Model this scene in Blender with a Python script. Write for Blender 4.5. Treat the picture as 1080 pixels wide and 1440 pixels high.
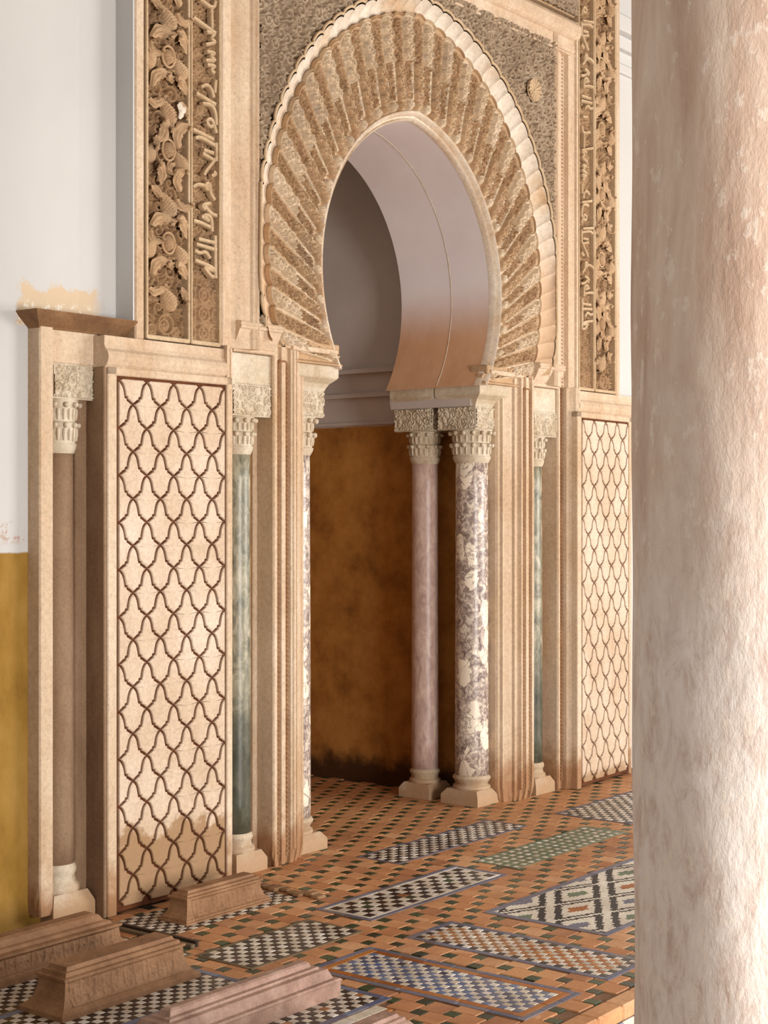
import bpy, bmesh, math, random
import numpy as np
from math import sin, cos, pi, sqrt, atan2

for o in list(bpy.data.objects):
    bpy.data.objects.remove(o)
SC = bpy.context.scene
COL = SC.collection
random.seed(7)
rng = np.random.default_rng(7)

# ------------------------------------------------------------------ camera
F = 2185.0
YAW = math.atan2(2236 - 540, F)          # the mihrab wall recedes to the right at this angle
cam_d = bpy.data.cameras.new('camera')
cam = bpy.data.objects.new('camera', cam_d)
COL.objects.link(cam)
cam_d.sensor_fit = 'VERTICAL'
cam_d.sensor_height = 36.0
cam_d.lens = F / 1440 * 36
cam_d.shift_y = -3 / 1440
cam_d.clip_end = 200
cam.location = (0, 0, 1.6)
cam.rotation_euler = (pi / 2, 0, YAW - pi / 2)
SC.camera = cam

# ------------------------------------------------------------------ light
W = bpy.data.worlds.new('world')
SC.world = W
W.use_nodes = True
wb = W.node_tree.nodes['Background']
wb.inputs[0].default_value = (1.0, 0.965, 0.93, 1)
wb.inputs[1].default_value = 0.50


def area(name, loc, target, sx, sy, power, color):
    l = bpy.data.lights.new(name, 'AREA')
    l.shape = 'RECTANGLE'
    l.size, l.size_y = sx, sy
    l.energy = power
    l.color = color
    o = bpy.data.objects.new(name, l)
    COL.objects.link(o)
    o.location = loc
    v = np.array(target, float) - np.array(loc, float)
    o.rotation_euler = (math.acos(-v[2] / np.linalg.norm(v)), 0, atan2(v[1], v[0]) - pi / 2)
    return o


area('courtyard_doorway_light', (10.2, -1.2, 2.2), (6.6, 4.6, 1.6), 3.0, 3.0, 380, (1.0, 0.955, 0.90))
area('pillar_fill_light', (3.3, -3.1, 1.1), (3.5, 3.0, 1.1), 2.2, 2.2, 380, (1.0, 0.965, 0.93))  # added area light without a visible source, brightens the foreground pillar

SC.view_settings.view_transform = 'Standard'
SC.view_settings.look = 'None'
SC.view_settings.exposure = 0.16
SC.view_settings.gamma = 1.0
SC.view_settings.use_curve_mapping = False

# ------------------------------------------------------------------ materials


def lin(c):
    return tuple(((x / 255) / 12.92 if x / 255 <= 0.04045 else ((x / 255 + 0.055) / 1.055) ** 2.4) for x in c) + (1,)


class NT:
    def __init__(s, name):
        m = bpy.data.materials.new(name)
        m.use_nodes = True
        s.m = m
        s.t = m.node_tree
        s.n = s.t.nodes
        s.b = s.n['Principled BSDF']
        s.pos = s.n.new('ShaderNodeNewGeometry').outputs['Position']

    def link(s, a, b):
        s.t.links.new(a, b)

    def noise(s, scale, detail=5, rough=0.6, stretch=None, dist=0, off=0):
        n = s.n.new('ShaderNodeTexNoise')
        n.inputs['Scale'].default_value = scale
        n.inputs['Detail'].default_value = detail
        n.inputs['Roughness'].default_value = rough
        n.inputs['Distortion'].default_value = dist
        mp = s.n.new('ShaderNodeMapping')
        mp.inputs['Scale'].default_value = stretch or (1, 1, 1)
        mp.inputs['Location'].default_value = (off, off * .7, off * .3)
        s.link(s.pos, mp.inputs[0])
        s.link(mp.outputs[0], n.inputs['Vector'])
        return n.outputs['Fac']

    def ramp(s, f, stops):
        r = s.n.new('ShaderNodeValToRGB')
        e = r.color_ramp.elements
        while len(e) < len(stops):
            e.new(0.5)
        for x, (p, c) in zip(e, stops):
            x.position = p
            x.color = c if len(c) == 4 else lin(c)
        s.link(f, r.inputs[0])
        return r.outputs[0]

    def math(s, op, a, b=None, c=None, clamp=False):
        n = s.n.new('ShaderNodeMath')
        n.operation = op
        n.use_clamp = clamp
        for i, v in enumerate((a, b, c)):
            if v is None:
                continue
            if isinstance(v, (int, float)):
                n.inputs[i].default_value = v
            else:
                s.link(v, n.inputs[i])
        return n.outputs[0]

    def mix(s, f, a, b, mode='MIX'):
        n = s.n.new('ShaderNodeMix')
        n.data_type = 'RGBA'
        n.blend_type = mode
        for i, v in ((0, f), (6, a), (7, b)):
            if isinstance(v, (int, float)):
                n.inputs[i].default_value = v
            elif isinstance(v, tuple):
                n.inputs[i].default_value = v if len(v) == 4 else lin(v)
            else:
                s.link(v, n.inputs[i])
        return n.outputs[2]

    def xyz(s):
        n = s.n.new('ShaderNodeSeparateXYZ')
        s.link(s.pos, n.inputs[0])
        return n.outputs

    def smooth(s, v, lo, hi):
        n = s.n.new('ShaderNodeMapRange')
        n.interpolation_type = 'SMOOTHSTEP'
        s.link(v, n.inputs[0])
        n.inputs[1].default_value = lo
        n.inputs[2].default_value = hi
        return n.outputs[0]

    def below(s, z, soft, wob, scale=9):
        """mask of a stain that reaches up to height z with a ragged edge"""
        zz = s.math('ADD', s.xyz()[2], s.math('MULTIPLY', s.math('SUBTRACT', s.noise(scale, 6, .65), .5), wob))
        return s.math('SUBTRACT', 1.0, s.smooth(zz, z - soft, z + soft))

    def bump(s, h, strength=.3, dist=.01):
        n = s.n.new('ShaderNodeBump')
        n.inputs['Strength'].default_value = strength
        n.inputs['Distance'].default_value = dist
        s.link(h, n.inputs['Height'])
        s.link(n.outputs[0], s.b.inputs['Normal'])

    def done(s, col, rough=.8, spec=.3):
        if isinstance(col, tuple):
            s.b.inputs['Base Color'].default_value = col if len(col) == 4 else lin(col)
        else:
            s.link(col, s.b.inputs['Base Color'])
        s.b.inputs['Roughness'].default_value = rough
        s.b.inputs['Specular IOR Level'].default_value = spec
        return s.m


def stone(name, a, b, c=None, scale=6, stretch=None, fine=60, bump=.25, rough=.8, stains=(), off=0):
    n = NT(name)
    stops = [(.3, a), (.7, b)] if c is None else [(.28, a), (.52, b), (.72, c)]
    col = n.ramp(n.noise(scale, 6, .6, stretch, .3, off), stops)
    f = n.noise(fine, 4, .7)
    col = n.mix(.34, col, n.ramp(f, [(.25, (.25, .2, .16, 1)), (.7, (1, 1, 1, 1))]), 'MULTIPLY')
    pit = n.noise(fine * 2.3, 3, .6, None, 0, 3)
    col = n.mix(.30, col, n.ramp(pit, [(.30, (.35, .27, .2, 1)), (.46, (1, 1, 1, 1))]), 'MULTIPLY')
    drip = n.noise(7, 6, .65, (1, 1, .16), .2, 5)
    col = n.mix(.22, col, n.ramp(drip, [(.34, (.62, .44, .3, 1)), (.56, (1, 1, 1, 1))]), 'MULTIPLY')
    for (sc, z, soft, wob, k) in stains:
        col = n.mix(n.math('MULTIPLY', n.below(z, soft, wob), k), col, sc)
    n.bump(n.math('ADD', n.math('MULTIPLY', f, .5), n.noise(scale * 3, 5, .6)), bump, .006)
    return n.done(col, rough)


M = {}
M['cream'] = stone('cream_stucco', (230, 213, 190), (212, 188, 160), (194, 162, 126), 2.6, (1, 1, .35), 45, .25, .85,
                   [((146, 100, 60), .17, .10, .45, .8)])
M['lattice'] = stone('lattice_plaster', (230, 212, 192), (218, 196, 172), (206, 180, 152), 3.0, None, 60, .2, .8,
                     [((150, 114, 76), .31, .02, .30, .85)])
M['lattice_dry'] = stone('pale_lattice_plaster', (230, 212, 192), (218, 196, 172), (206, 180, 152), 3.0, None, 60, .2, .8,
                         [((150, 114, 76), .075, .03, .12, .8)])
M['groove'] = stone('brown_groove', (112, 66, 34), (88, 46, 24), None, 14, None, 90, .2, .9)
M['carved'] = stone('carved_stucco', (210, 182, 148), (190, 158, 122), (172, 146, 118), 3.0, None, 55, .3, .9)
M['spandrel'] = stone('grey_carved_stucco', (190, 172, 148), (170, 150, 126), (150, 130, 108), 3.0, None, 55, .3, .9)
M['braid'] = stone('pale_carved_stucco', (230, 212, 188), (212, 190, 160), (192, 172, 150), 4.0, None, 55, .3, .9)
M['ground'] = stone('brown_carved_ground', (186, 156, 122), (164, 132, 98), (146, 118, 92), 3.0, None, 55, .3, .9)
M['rope'] = stone('brown_rope_moulding', (168, 132, 96), (146, 108, 74), (128, 92, 62), 5, None, 60, .2, .9)
M['lettering'] = stone('pale_lettering', (214, 192, 160), (194, 166, 130), None, 5.0, None, 55, .2, .85)
M['white_ring'] = stone('white_marble_trim', (240, 232, 218), (226, 210, 188), (214, 182, 144), 3.5, None, 40, .15, .6)
M['scallop'] = stone('scallop_plaster', (238, 230, 216), (226, 214, 196), (206, 172, 132), 2.6, None, 40, .15, .7,
                     [((205, 160, 112), 3.0, .22, .3, .6)])
M['block'] = stone('pale_marble_block', (222, 212, 192), (206, 192, 168), (192, 172, 142), 7, None, 50, .2, .65,
                   [((164, 126, 88), .13, .10, .25, .8)])
M['stepstone'] = stone('brown_stone', (160, 126, 92), (138, 104, 72), (118, 86, 60), 5, None, 60, .3, .9)
M['greystone'] = stone('grey_brown_stone', (162, 136, 110), (144, 116, 90), (126, 98, 74), 7, (1, 1, .3), 80, .25, .8)
M['tomb'] = stone('tan_tomb_marble', (164, 126, 92), (144, 106, 74), (122, 88, 60), 9, None, 110, .5, .7)
M['tomb_pink'] = stone('pinkish_tomb_marble', (186, 156, 140), (164, 132, 116), (140, 110, 96), 12, None, 130, .45, .65)
M['white_tile'] = stone('white_glazed_tile', (222, 214, 196), (204, 190, 168), None, 30, None, 90, .05, .35)
M['grout'] = stone('grey_brown_grout', (150, 116, 88), (122, 92, 68), None, 20, None, 90, .3, .95)
M['border'] = stone('blue_grey_border', (120, 116, 128), (98, 98, 116), (132, 116, 104), 12, None, 80, .15, .6)
M['worn'] = stone('worn_grey_green_stone', (126, 112, 86), (108, 92, 70), None, 9, None, 80, .3, .9)


def tile_mat(name, cols, rough=.4, bump=.08, spec=.4):
    n = NT(name)
    oi = n.n.new('ShaderNodeObjectInfo')
    k = len(cols)
    f = n.math('FRACT', n.math('ADD', oi.outputs['Random'], n.math('MULTIPLY', n.noise(3.1, 2), .25)))
    col = n.ramp(f, [((i + .5) / k, c) for i, c in enumerate(cols)])
    col = n.mix(.55, col, n.ramp(n.noise(3.3, 7, .7, None, .4, 2), [(.34, (.50, .40, .33, 1)), (.56, (1, 1, 1, 1))]), 'MULTIPLY')
    g = n.noise(70, 4, .7)
    col = n.mix(.35, col, n.ramp(g, [(.3, (.3, .26, .22, 1)), (.7, (1, 1, 1, 1))]), 'MULTIPLY')
    n.bump(g, bump, .004)
    return n.done(col, rough, spec)


M['terracotta'] = tile_mat('terracotta_tile', [(198, 140, 94), (210, 156, 108), (184, 124, 80), (206, 150, 104), (168, 112, 76), (214, 164, 120)], .62, .2)
M['green'] = tile_mat('green_glazed_tile', [(56, 74, 42), (40, 62, 40), (74, 84, 56), (48, 56, 40)], .35)
M['black'] = tile_mat('black_glazed_tile', [(44, 34, 28), (66, 50, 40), (36, 32, 34)], .35)
M['white'] = tile_mat('white_mosaic_tile', [(226, 218, 202), (212, 200, 180), (200, 190, 176), (230, 224, 214)], .35)
M['blue'] = tile_mat('blue_glazed_tile', [(104, 122, 156), (66, 76, 108), (132, 144, 168), (48, 50, 76), (112, 118, 144), (84, 106, 150)], .3)
M['slate'] = tile_mat('slate_blue_tile', [(116, 118, 138), (100, 104, 128), (128, 122, 128), (90, 96, 122)], .4)
M['ochre_tile'] = tile_mat('amber_glazed_tile', [(176, 104, 36), (152, 86, 30), (186, 122, 60)], .35)
M['brown_tile'] = tile_mat('brown_glazed_tile', [(164, 112, 62), (140, 90, 48), (180, 128, 84)], .4)
M['celadon'] = tile_mat('grey_green_tile', [(110, 124, 96), (92, 110, 84), (126, 132, 104)], .4)


def white_wall():
    n = NT('white_wall_plaster')
    col = n.ramp(n.noise(1.2, 5, .55, (1, 1, .6)), [(.3, (206, 205, 202)), (.7, (194, 193, 191))])
    x, y, z = n.xyz()
    wob = n.math('MULTIPLY', n.math('SUBTRACT', n.noise(12, 6, .7), .5), .22)
    zz = n.math('ADD', z, wob)
    xx = n.math('ADD', x, wob)
    # flaked patch above the coping, pale flakes in its lower part
    m = n.math('MULTIPLY', n.math('SUBTRACT', 1.0, n.smooth(zz, 2.455, 2.475)), n.smooth(xx, 3.80, 3.82))
    m = n.math('MULTIPLY', m, n.smooth(z, 2.30, 2.31))
    m = n.math('MULTIPLY', m, n.math('SUBTRACT', 1.0, n.smooth(xx, 4.17, 4.24)))
    fl = n.math('MULTIPLY', n.smooth(n.noise(22, 6, .7), .52, .56), n.math('SUBTRACT', 1.0, n.smooth(z, 2.38, 2.42)))
    col = n.mix(n.math('MULTIPLY', m, .9), col, n.mix(fl, (206, 182, 150), (228, 218, 200)))
    # small rust patch near the dado
    p = n.math('MULTIPLY', n.smooth(n.noise(6, 6, .7), .56, .6), n.math('MULTIPLY', n.smooth(z, 1.46, 1.5), n.math('SUBTRACT', 1.0, n.smooth(z, 1.52, 1.58))))
    col = n.mix(n.math('MULTIPLY', p, .7), col, (172, 128, 104))
    # ochre limewashed dado
    dz = n.math('ADD', z, n.math('MULTIPLY', n.math('SUBTRACT', n.noise(7, 5), .5), .02))
    d = n.math('MULTIPLY', n.math('SUBTRACT', 1.0, n.smooth(dz, 1.434, 1.444)), n.math('SUBTRACT', 1.0, n.smooth(x, 5.0, 5.01)))
    och = n.ramp(n.noise(3.5, 7, .65, (1, 1, .6)), [(.25, (106, 76, 30)), (.5, (148, 112, 48)), (.75, (172, 136, 74))])
    col = n.mix(d, col, och)
    n.bump(n.noise(26, 6, .6), .15, .01)
    return n.done(col, .9, .2)


M['wall'] = white_wall()


def niche_mat():
    n = NT('niche_plaster')
    z = n.xyz()[2]
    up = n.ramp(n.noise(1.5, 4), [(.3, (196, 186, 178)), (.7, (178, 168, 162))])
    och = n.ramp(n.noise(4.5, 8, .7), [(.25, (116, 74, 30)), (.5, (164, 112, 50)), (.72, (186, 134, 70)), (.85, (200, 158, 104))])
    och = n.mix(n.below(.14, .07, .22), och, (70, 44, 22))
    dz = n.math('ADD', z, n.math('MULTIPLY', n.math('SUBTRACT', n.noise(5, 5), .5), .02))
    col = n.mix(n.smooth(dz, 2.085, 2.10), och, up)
    n.bump(n.noise(18, 6, .6), .2, .01)
    return n.done(col, .9, .2)


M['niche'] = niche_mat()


def tunnel_mat():
    n = NT('arch_soffit_plaster')
    z = n.xyz()[2]
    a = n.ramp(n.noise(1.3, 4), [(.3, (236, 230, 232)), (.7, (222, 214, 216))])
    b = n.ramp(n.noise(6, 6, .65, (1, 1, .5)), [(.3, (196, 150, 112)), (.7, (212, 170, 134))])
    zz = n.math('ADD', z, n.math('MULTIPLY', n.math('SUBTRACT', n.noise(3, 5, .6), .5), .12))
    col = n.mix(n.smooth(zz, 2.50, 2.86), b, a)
    n.bump(n.noise(24, 5, .6), .12, .01)
    return n.done(col, .85, .25)


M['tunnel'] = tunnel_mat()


def breccia():
    n = NT('breccia_marble')
    v = n.n.new('ShaderNodeTexVoronoi')
    v.inputs['Scale'].default_value = 7.5
    mp = n.n.new('ShaderNodeMapping')
    mp.inputs['Scale'].default_value = (1.5, 1.5, .75)
    wv = n.n.new('ShaderNodeVectorMath')
    wv.operation = 'ADD'
    nz = n.n.new('ShaderNodeTexNoise')
    nz.inputs['Scale'].default_value = 9
    nz.inputs['Detail'].default_value = 5
    sc = n.n.new('ShaderNodeVectorMath')
    sc.operation = 'SCALE'
    sc.inputs['Scale'].default_value = .14
    n.link(n.pos, nz.inputs['Vector'])
    n.link(nz.outputs['Color'], sc.inputs[0])
    n.link(n.pos, wv.inputs[0])
    n.link(sc.outputs[0], wv.inputs[1])
    n.link(wv.outputs[0], mp.inputs[0])
    n.link(mp.outputs[0], v.inputs['Vector'])
    pick = n.n.new('ShaderNodeSeparateColor')
    n.link(v.outputs['Color'], pick.inputs[0])
    gr = n.ramp(n.noise(26, 7, .75, None, 1.0), [(.34, (104, 88, 82)), (.47, (156, 138, 128)), (.6, (224, 210, 192))])
    cl = n.ramp(n.noise(14, 4), [(.3, (246, 234, 210)), (.7, (230, 216, 198))])
    inside = n.math('SUBTRACT', 1.0, n.smooth(v.outputs['Distance'], .46, .50))
    k = n.math('MULTIPLY', inside, n.smooth(pick.outputs[0], .42, .44))
    col = n.mix(k, gr, cl)
    vein = n.math('SUBTRACT', 1.0, n.smooth(n.math('ABSOLUTE', n.math('SUBTRACT', n.noise(7, 5, .6, None, .8), .5)), .005, .02))
    col = n.mix(n.math('MULTIPLY', vein, .6), col, (96, 78, 82))
    return n.done(col, .32, .5)


M['breccia'] = breccia()


def marble(name, a, b, c, scale, stretch, rough=.35, vein=None, base=None):
    n = NT(name)
    col = n.ramp(n.noise(scale, 8, .68, stretch, .8), [(.3, a), (.5, b), (.7, c)])
    if vein:
        vv = n.math('SUBTRACT', 1.0, n.smooth(n.math('ABSOLUTE', n.math('SUBTRACT', n.noise(4, 6, .6, None, 1.2), .5)), .004, .02))
        col = n.mix(n.math('MULTIPLY', vv, .7), col, vein)
    if base:
        col = n.mix(n.math('MULTIPLY', n.below(base[1], .15, .25), .8), col, base[0])
    n.bump(n.noise(60, 4), .06, .003)
    return n.done(col, rough, .45)


M['pink'] = marble('pink_marble', (158, 128, 118), (190, 160, 148), (214, 190, 172), 24, (1, 1, .45), .38)
M['greenm'] = marble('green_marble', (64, 64, 52), (136, 132, 112), (192, 184, 160), 20, (1, 1, .5), .35, None, ((54, 58, 48), .72))


def pillar_mat():
    n = NT('weathered_pillar_marble')
    z = n.xyz()[2]
    a = n.ramp(n.noise(9, 8, .7, (1, 1, .18), .4), [(.25, (172, 136, 114)), (.45, (206, 176, 154)), (.62, (226, 204, 184)), (.8, (242, 228, 212))])
    b = n.ramp(n.noise(26, 7, .75, (1, 1, .35), .5), [(.3, (196, 170, 156)), (.5, (230, 218, 208)), (.75, (246, 240, 234))])
    zz = n.math('ADD', z, n.math('MULTIPLY', n.math('SUBTRACT', n.noise(3, 6, .7), .5), 1.1))
    col = n.mix(n.smooth(zz, 1.1, 2.1), b, a)
    h = n.noise(34, 7, .7, (1, 1, .5))
    fl = n.math('MULTIPLY', n.smooth(h, .57, .63), .6)
    col = n.mix(fl, col, (240, 226, 210))
    n.bump(h, .45, .012)
    return n.done(col, .5, .4)


M['pillar'] = pillar_mat()

# ------------------------------------------------------------------ mesh helpers


class MB:
    def __init__(s):
        s.v, s.f, s.k = [], [], 0

    def add(s, verts, faces):
        b = s.k
        s.v.extend([tuple(map(float, p)) for p in verts])
        s.f.extend([tuple(i + b for i in f) for f in faces])
        s.k += len(verts)
        return s

    def box(s, x0, x1, y0, y1, z0, z1, b=0.0):
        c = np.array([(x0 + x1) / 2, (y0 + y1) / 2, (z0 + z1) / 2])
        h = np.array([abs(x1 - x0) / 2, abs(y1 - y0) / 2, abs(z1 - z0) / 2])
        if b <= 0:
            vs = [c + h * np.array(q) for q in CORN]
            return s.add(vs, [(0, 1, 3, 2), (4, 6, 7, 5), (0, 4, 5, 1), (2, 3, 7, 6), (0, 2, 6, 4), (1, 5, 7, 3)])
        b = min(b, h.min() * .9)
        vs = []
        for q in CORN:
            for k in range(3):
                e = h - b
                e[k] = h[k]
                vs.append(c + e * np.array(q))
        return s.add(vs, CFACES)

    def prism(s, poly, axis, a0, a1):
        """extrude a 2D polygon; axis 'z': poly=(x,y); axis 'x': poly=(y,z); axis 'y': poly=(x,z)"""
        n = len(poly)
        f = {'z': lambda p, a: (p[0], p[1], a), 'x': lambda p, a: (a, p[0], p[1]), 'y': lambda p, a: (p[0], a, p[1])}[axis]
        vs = [f(p, a0) for p in poly] + [f(p, a1) for p in poly]
        fs = [tuple(range(n))[::-1], tuple(range(n, 2 * n))]
        fs += [(i, (i + 1) % n, n + (i + 1) % n, n + i) for i in range(n)]
        return s.add(vs, fs)

    def lathe(s, prof, cx, cy, n=28):
        vs, fs = [], []
        for r, z in prof:
            for i in range(n):
                t = 2 * pi * i / n
                vs.append((cx + r * cos(t), cy + r * sin(t), z))
        for j in range(len(prof) - 1):
            for i in range(n):
                a, b = j * n + i, j * n + (i + 1) % n
                fs.append((a, b, b + n, a + n))
        fs.append(tuple(range(n))[::-1])
        m = len(prof) - 1
        fs.append(tuple(m * n + i for i in range(n)))
        return s.add(vs, fs)

    def loft(s, rects):
        """stack of rectangles (x0,x1,y0,y1,z)"""
        vs, fs = [], []
        for (x0, x1, y0, y1, z) in rects:
            vs += [(x0, y0, z), (x1, y0, z), (x1, y1, z), (x0, y1, z)]
        for j in range(len(rects) - 1):
            for i in range(4):
                a, b = 4 * j + i, 4 * j + (i + 1) % 4
                fs.append((a, b, b + 4, a + 4))
        fs.append((3, 2, 1, 0))
        m = 4 * (len(rects) - 1)
        fs.append((m, m + 1, m + 2, m + 3))
        return s.add(vs, fs)

    def grid(s, P, close=False, mask=None):
        n, m = P.shape[:2]
        idx = np.arange(n * m).reshape(n, m)
        q = np.stack([idx[:-1, :-1], idx[:-1, 1:], idx[1:, 1:], idx[1:, :-1]], -1)
        if mask is not None:
            q = q[mask[:-1, :-1] & mask[1:, :-1] & mask[:-1, 1:] & mask[1:, 1:]]
        q = q.reshape(-1, 4)
        V = P.reshape(-1, 3)
        if mask is not None:
            u = np.unique(q)
            mp = np.zeros(n * m, int)
            mp[u] = np.arange(len(u))
            V, q = V[u], mp[q]
        b = s.k
        s.v.extend(map(tuple, V.tolist()))
        s.f.extend(map(tuple, (q + b).tolist()))
        s.k += len(V)
        return s

    def tube(s, pts, r, n=8, cap=True):
        pts = [np.array(p, float) for p in pts]
        rs = r if hasattr(r, '__len__') else [r] * len(pts)
        P = np.zeros((len(pts), n + 1, 3))
        up = np.array([0, 1.0, 0])
        for i, p in enumerate(pts):
            t = pts[min(i + 1, len(pts) - 1)] - pts[max(i - 1, 0)]
            t /= np.linalg.norm(t) + 1e-9
            a = np.cross(t, up)
            if np.linalg.norm(a) < .1:
                a = np.cross(t, np.array([1.0, 0, 0]))
            a /= np.linalg.norm(a)
            b = np.cross(t, a)
            for k in range(n + 1):
                w = 2 * pi * k / n
                P[i, k] = p + rs[i] * (cos(w) * a + sin(w) * b)
        s.grid(P)
        if cap:
            for e in (0, -1):
                b0 = s.k
                s.v.extend(map(tuple, P[e, :n].tolist()))
                s.k += n
                s.f.append(tuple(range(b0, b0 + n)))
        return s

    def mesh(s, name, mat, smooth=False, fix=True):
        me = bpy.data.meshes.new(name)
        me.from_pydata(s.v, [], s.f)
        if fix and len(s.f) < 20000:
            bm = bmesh.new()
            bm.from_mesh(me)
            bmesh.ops.recalc_face_normals(bm, faces=bm.faces)
            bm.to_mesh(me)
            bm.free()
        me.materials.append(mat)
        if smooth:
            me.polygons.foreach_set('use_smooth', [True] * len(me.polygons))
            if smooth == 'angle':
                me.set_sharp_from_angle(angle=math.radians(40))
        me.update()
        return me

    def obj(s, name, mat, parent=None, smooth=False, label=None, kind=None):
        return link(name, s.mesh(name, mat, smooth), parent, label, kind)


CORN = [(x, y, z) for x in (-1, 1) for y in (-1, 1) for z in (-1, 1)]


def _cf():
    ci = {q: i for i, q in enumerate(CORN)}
    fs = []
    for k in range(3):
        o = [i for i in range(3) if i != k]
        for sg in (-1, 1):
            loop = []
            for (a, b) in ((-1, -1), (1, -1), (1, 1), (-1, 1)):
                q = [0, 0, 0]
                q[k], q[o[0]], q[o[1]] = sg, a, b
                loop.append(ci[tuple(q)] * 3 + k)
            fs.append(tuple(loop))
    for k in range(3):
        for l in range(k + 1, 3):
            m = 3 - k - l
            for sk in (-1, 1):
                for sl in (-1, 1):
                    q = [0, 0, 0]
                    q[k], q[l] = sk, sl
                    q[m] = -1
                    c1 = ci[tuple(q)]
                    q[m] = 1
                    c2 = ci[tuple(q)]
                    fs.append((c1 * 3 + k, c2 * 3 + k, c2 * 3 + l, c1 * 3 + l))
    for i in range(8):
        fs.append((i * 3, i * 3 + 1, i * 3 + 2))
    return fs


CFACES = _cf()


def root_of(o):
    while o.parent:
        o = o.parent
    return o


def link(name, me, parent=None, label=None, kind=None, loc=None, rot=None, scale=None):
    """meshes are written in world coordinates; children undo their root's offset"""
    o = bpy.data.objects.new(name, me)
    COL.objects.link(o)
    if parent is not None:
        o.parent = parent
        if parent.type == 'EMPTY':
            off = parent.location
            o.location = (-off[0], -off[1], -off[2])
        if loc is not None:
            r = root_of(o).location if root_of(o).type == 'EMPTY' else (0, 0, 0)
            if parent.type == 'EMPTY':
                o.location = (loc[0] - r[0], loc[1] - r[1], loc[2] - r[2])
            else:
                o.location = loc
    elif loc is not None:
        o.location = loc
    if rot is not None:
        o.rotation_euler = rot
    if scale is not None:
        o.scale = scale
    if label:
        o['label'] = label
    if kind:
        o['kind'] = kind
    return o


def thing(name, label, cat, loc, group=None):
    o = bpy.data.objects.new(name, None)
    COL.objects.link(o)
    o.location = loc
    o.empty_display_size = .1
    o['label'] = label
    o['category'] = cat
    if group:
        o['group'] = group
    return o


# ------------------------------------------------------------------ relief fields


class Field:
    """height raster in metres: W wide, H high"""

    def __init__(s, Wd, H, res):
        s.W, s.H, s.res = Wd, H, res
        s.nx, s.ny = max(2, int(Wd / res) + 1), max(2, int(H / res) + 1)
        s.x = np.linspace(0, Wd, s.nx)
        s.y = np.linspace(0, H, s.ny)
        s.h = np.zeros((s.ny, s.nx))

    def win(s, cx, cy, R):
        i0, i1 = np.searchsorted(s.x, [cx - R, cx + R])
        j0, j1 = np.searchsorted(s.y, [cy - R, cy + R])
        if i1 <= i0 or j1 <= j0:
            return None
        X, Y = np.meshgrid(s.x[i0:i1] - cx, s.y[j0:j1] - cy)
        return (slice(j0, j1), slice(i0, i1)), X, Y

    def put(s, w, v):
        s.h[w] = np.maximum(s.h[w], v)

    def spiral(s, cx, cy, R, ang=0, turn=1, amp=1.0, turns=1.6):
        w = s.win(cx, cy, R)
        if w is None:
            return
        sl, X, Y = w
        rho = np.hypot(X, Y)
        ph = (turn * np.arctan2(Y, X) + ang) / (2 * pi)
        pitch = R / turns
        d = np.abs((rho / pitch - ph + .5) % 1 - .5)
        s.put(sl, amp * np.clip(1 - (d / .36) ** 2, 0, 1) ** .6 * (rho < R))

    def leaf(s, cx, cy, L, Wd, ang, amp=1.0, ribs=5):
        w = s.win(cx, cy, L * .62)
        if w is None:
            return
        sl, X, Y = w
        u = (X * cos(ang) + Y * sin(ang)) / L + .5
        v = (-X * sin(ang) + Y * cos(ang)) / Wd
        uu = np.clip(u, 0, 1)
        wid = .5 * np.sin(pi * uu ** .75) + 1e-4
        q = np.clip(1 - (v / wid) ** 2, 0, 1)
        r = .75 + .25 * np.cos((u * ribs + np.abs(v) * 1.6) * 2 * pi)
        s.put(sl, amp * np.sqrt(q) * r * ((u > 0) & (u < 1)))

    def ring(s, cx, cy, R, wd, amp=1.0):
        w = s.win(cx, cy, R + wd)
        if w is None:
            return
        sl, X, Y = w
        d = np.abs(np.hypot(X, Y) - R) / wd
        s.put(sl, amp * np.clip(1 - d ** 2, 0, 1) ** .5)

    def stroke(s, pts, wd, amp=1.0):
        P = np.array(pts, float)
        X, Y = np.meshgrid(s.x, s.y)
        D = np.full(X.shape, 9.0)
        for a, b in zip(P[:-1], P[1:]):
            ab = b - a
            t = np.clip(((X - a[0]) * ab[0] + (Y - a[1]) * ab[1]) / (ab @ ab + 1e-12), 0, 1)
            D = np.minimum(D, np.hypot(X - a[0] - t * ab[0], Y - a[1] - t * ab[1]))
        s.h = np.maximum(s.h, amp * np.clip((1 - D / wd) * 3, 0, 1))

    def arabesque(s, size, seed=0, amp=1.0):
        r = np.random.default_rng(seed)
        k = 0
        yy = 0.0
        row = 0
        while yy < s.H + size:
            xx = (row % 2) * size * .5
            while xx < s.W + size:
                cx, cy = xx + r.normal() * size * .12, yy + r.normal() * size * .12
                a = r.uniform(0, 2 * pi)
                if k % 3 < 2:
                    s.spiral(cx, cy, size * .52, a, 1 if r.random() < .5 else -1, amp * r.uniform(.75, 1), 1.5)
                else:
                    s.leaf(cx, cy, size * 1.15, size * .6, a, amp, 3)
                s.leaf(cx + size * .5 * cos(a), cy + size * .5 * sin(a), size * .75, size * .34, a + 1.2, amp * .9, 2)
                k += 1
                xx += size
            yy += size * .86
            row += 1
        return s


def relief(fld, x0, z0, y, depth, flip=False, mask=None, mb=None):
    """field on the plane Y=y facing -Y, lower left corner (x0,z0)"""
    mb = mb or MB()
    X, Z = np.meshgrid(fld.x + x0, fld.y + z0)
    h = fld.h[:, ::-1] if flip else fld.h
    P = np.stack([X, y - depth * h, Z], -1)
    mb.grid(P, mask=mask)
    return mb


def relief_x(fld, y0, z0, x, depth, mb, sgn=-1):
    """field on the plane X=x facing sgn*X"""
    Y, Z = np.meshgrid(fld.x + y0, fld.y + z0)
    mb.grid(np.stack([x + sgn * depth * fld.h, Y, Z], -1))
    return mb


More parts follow.
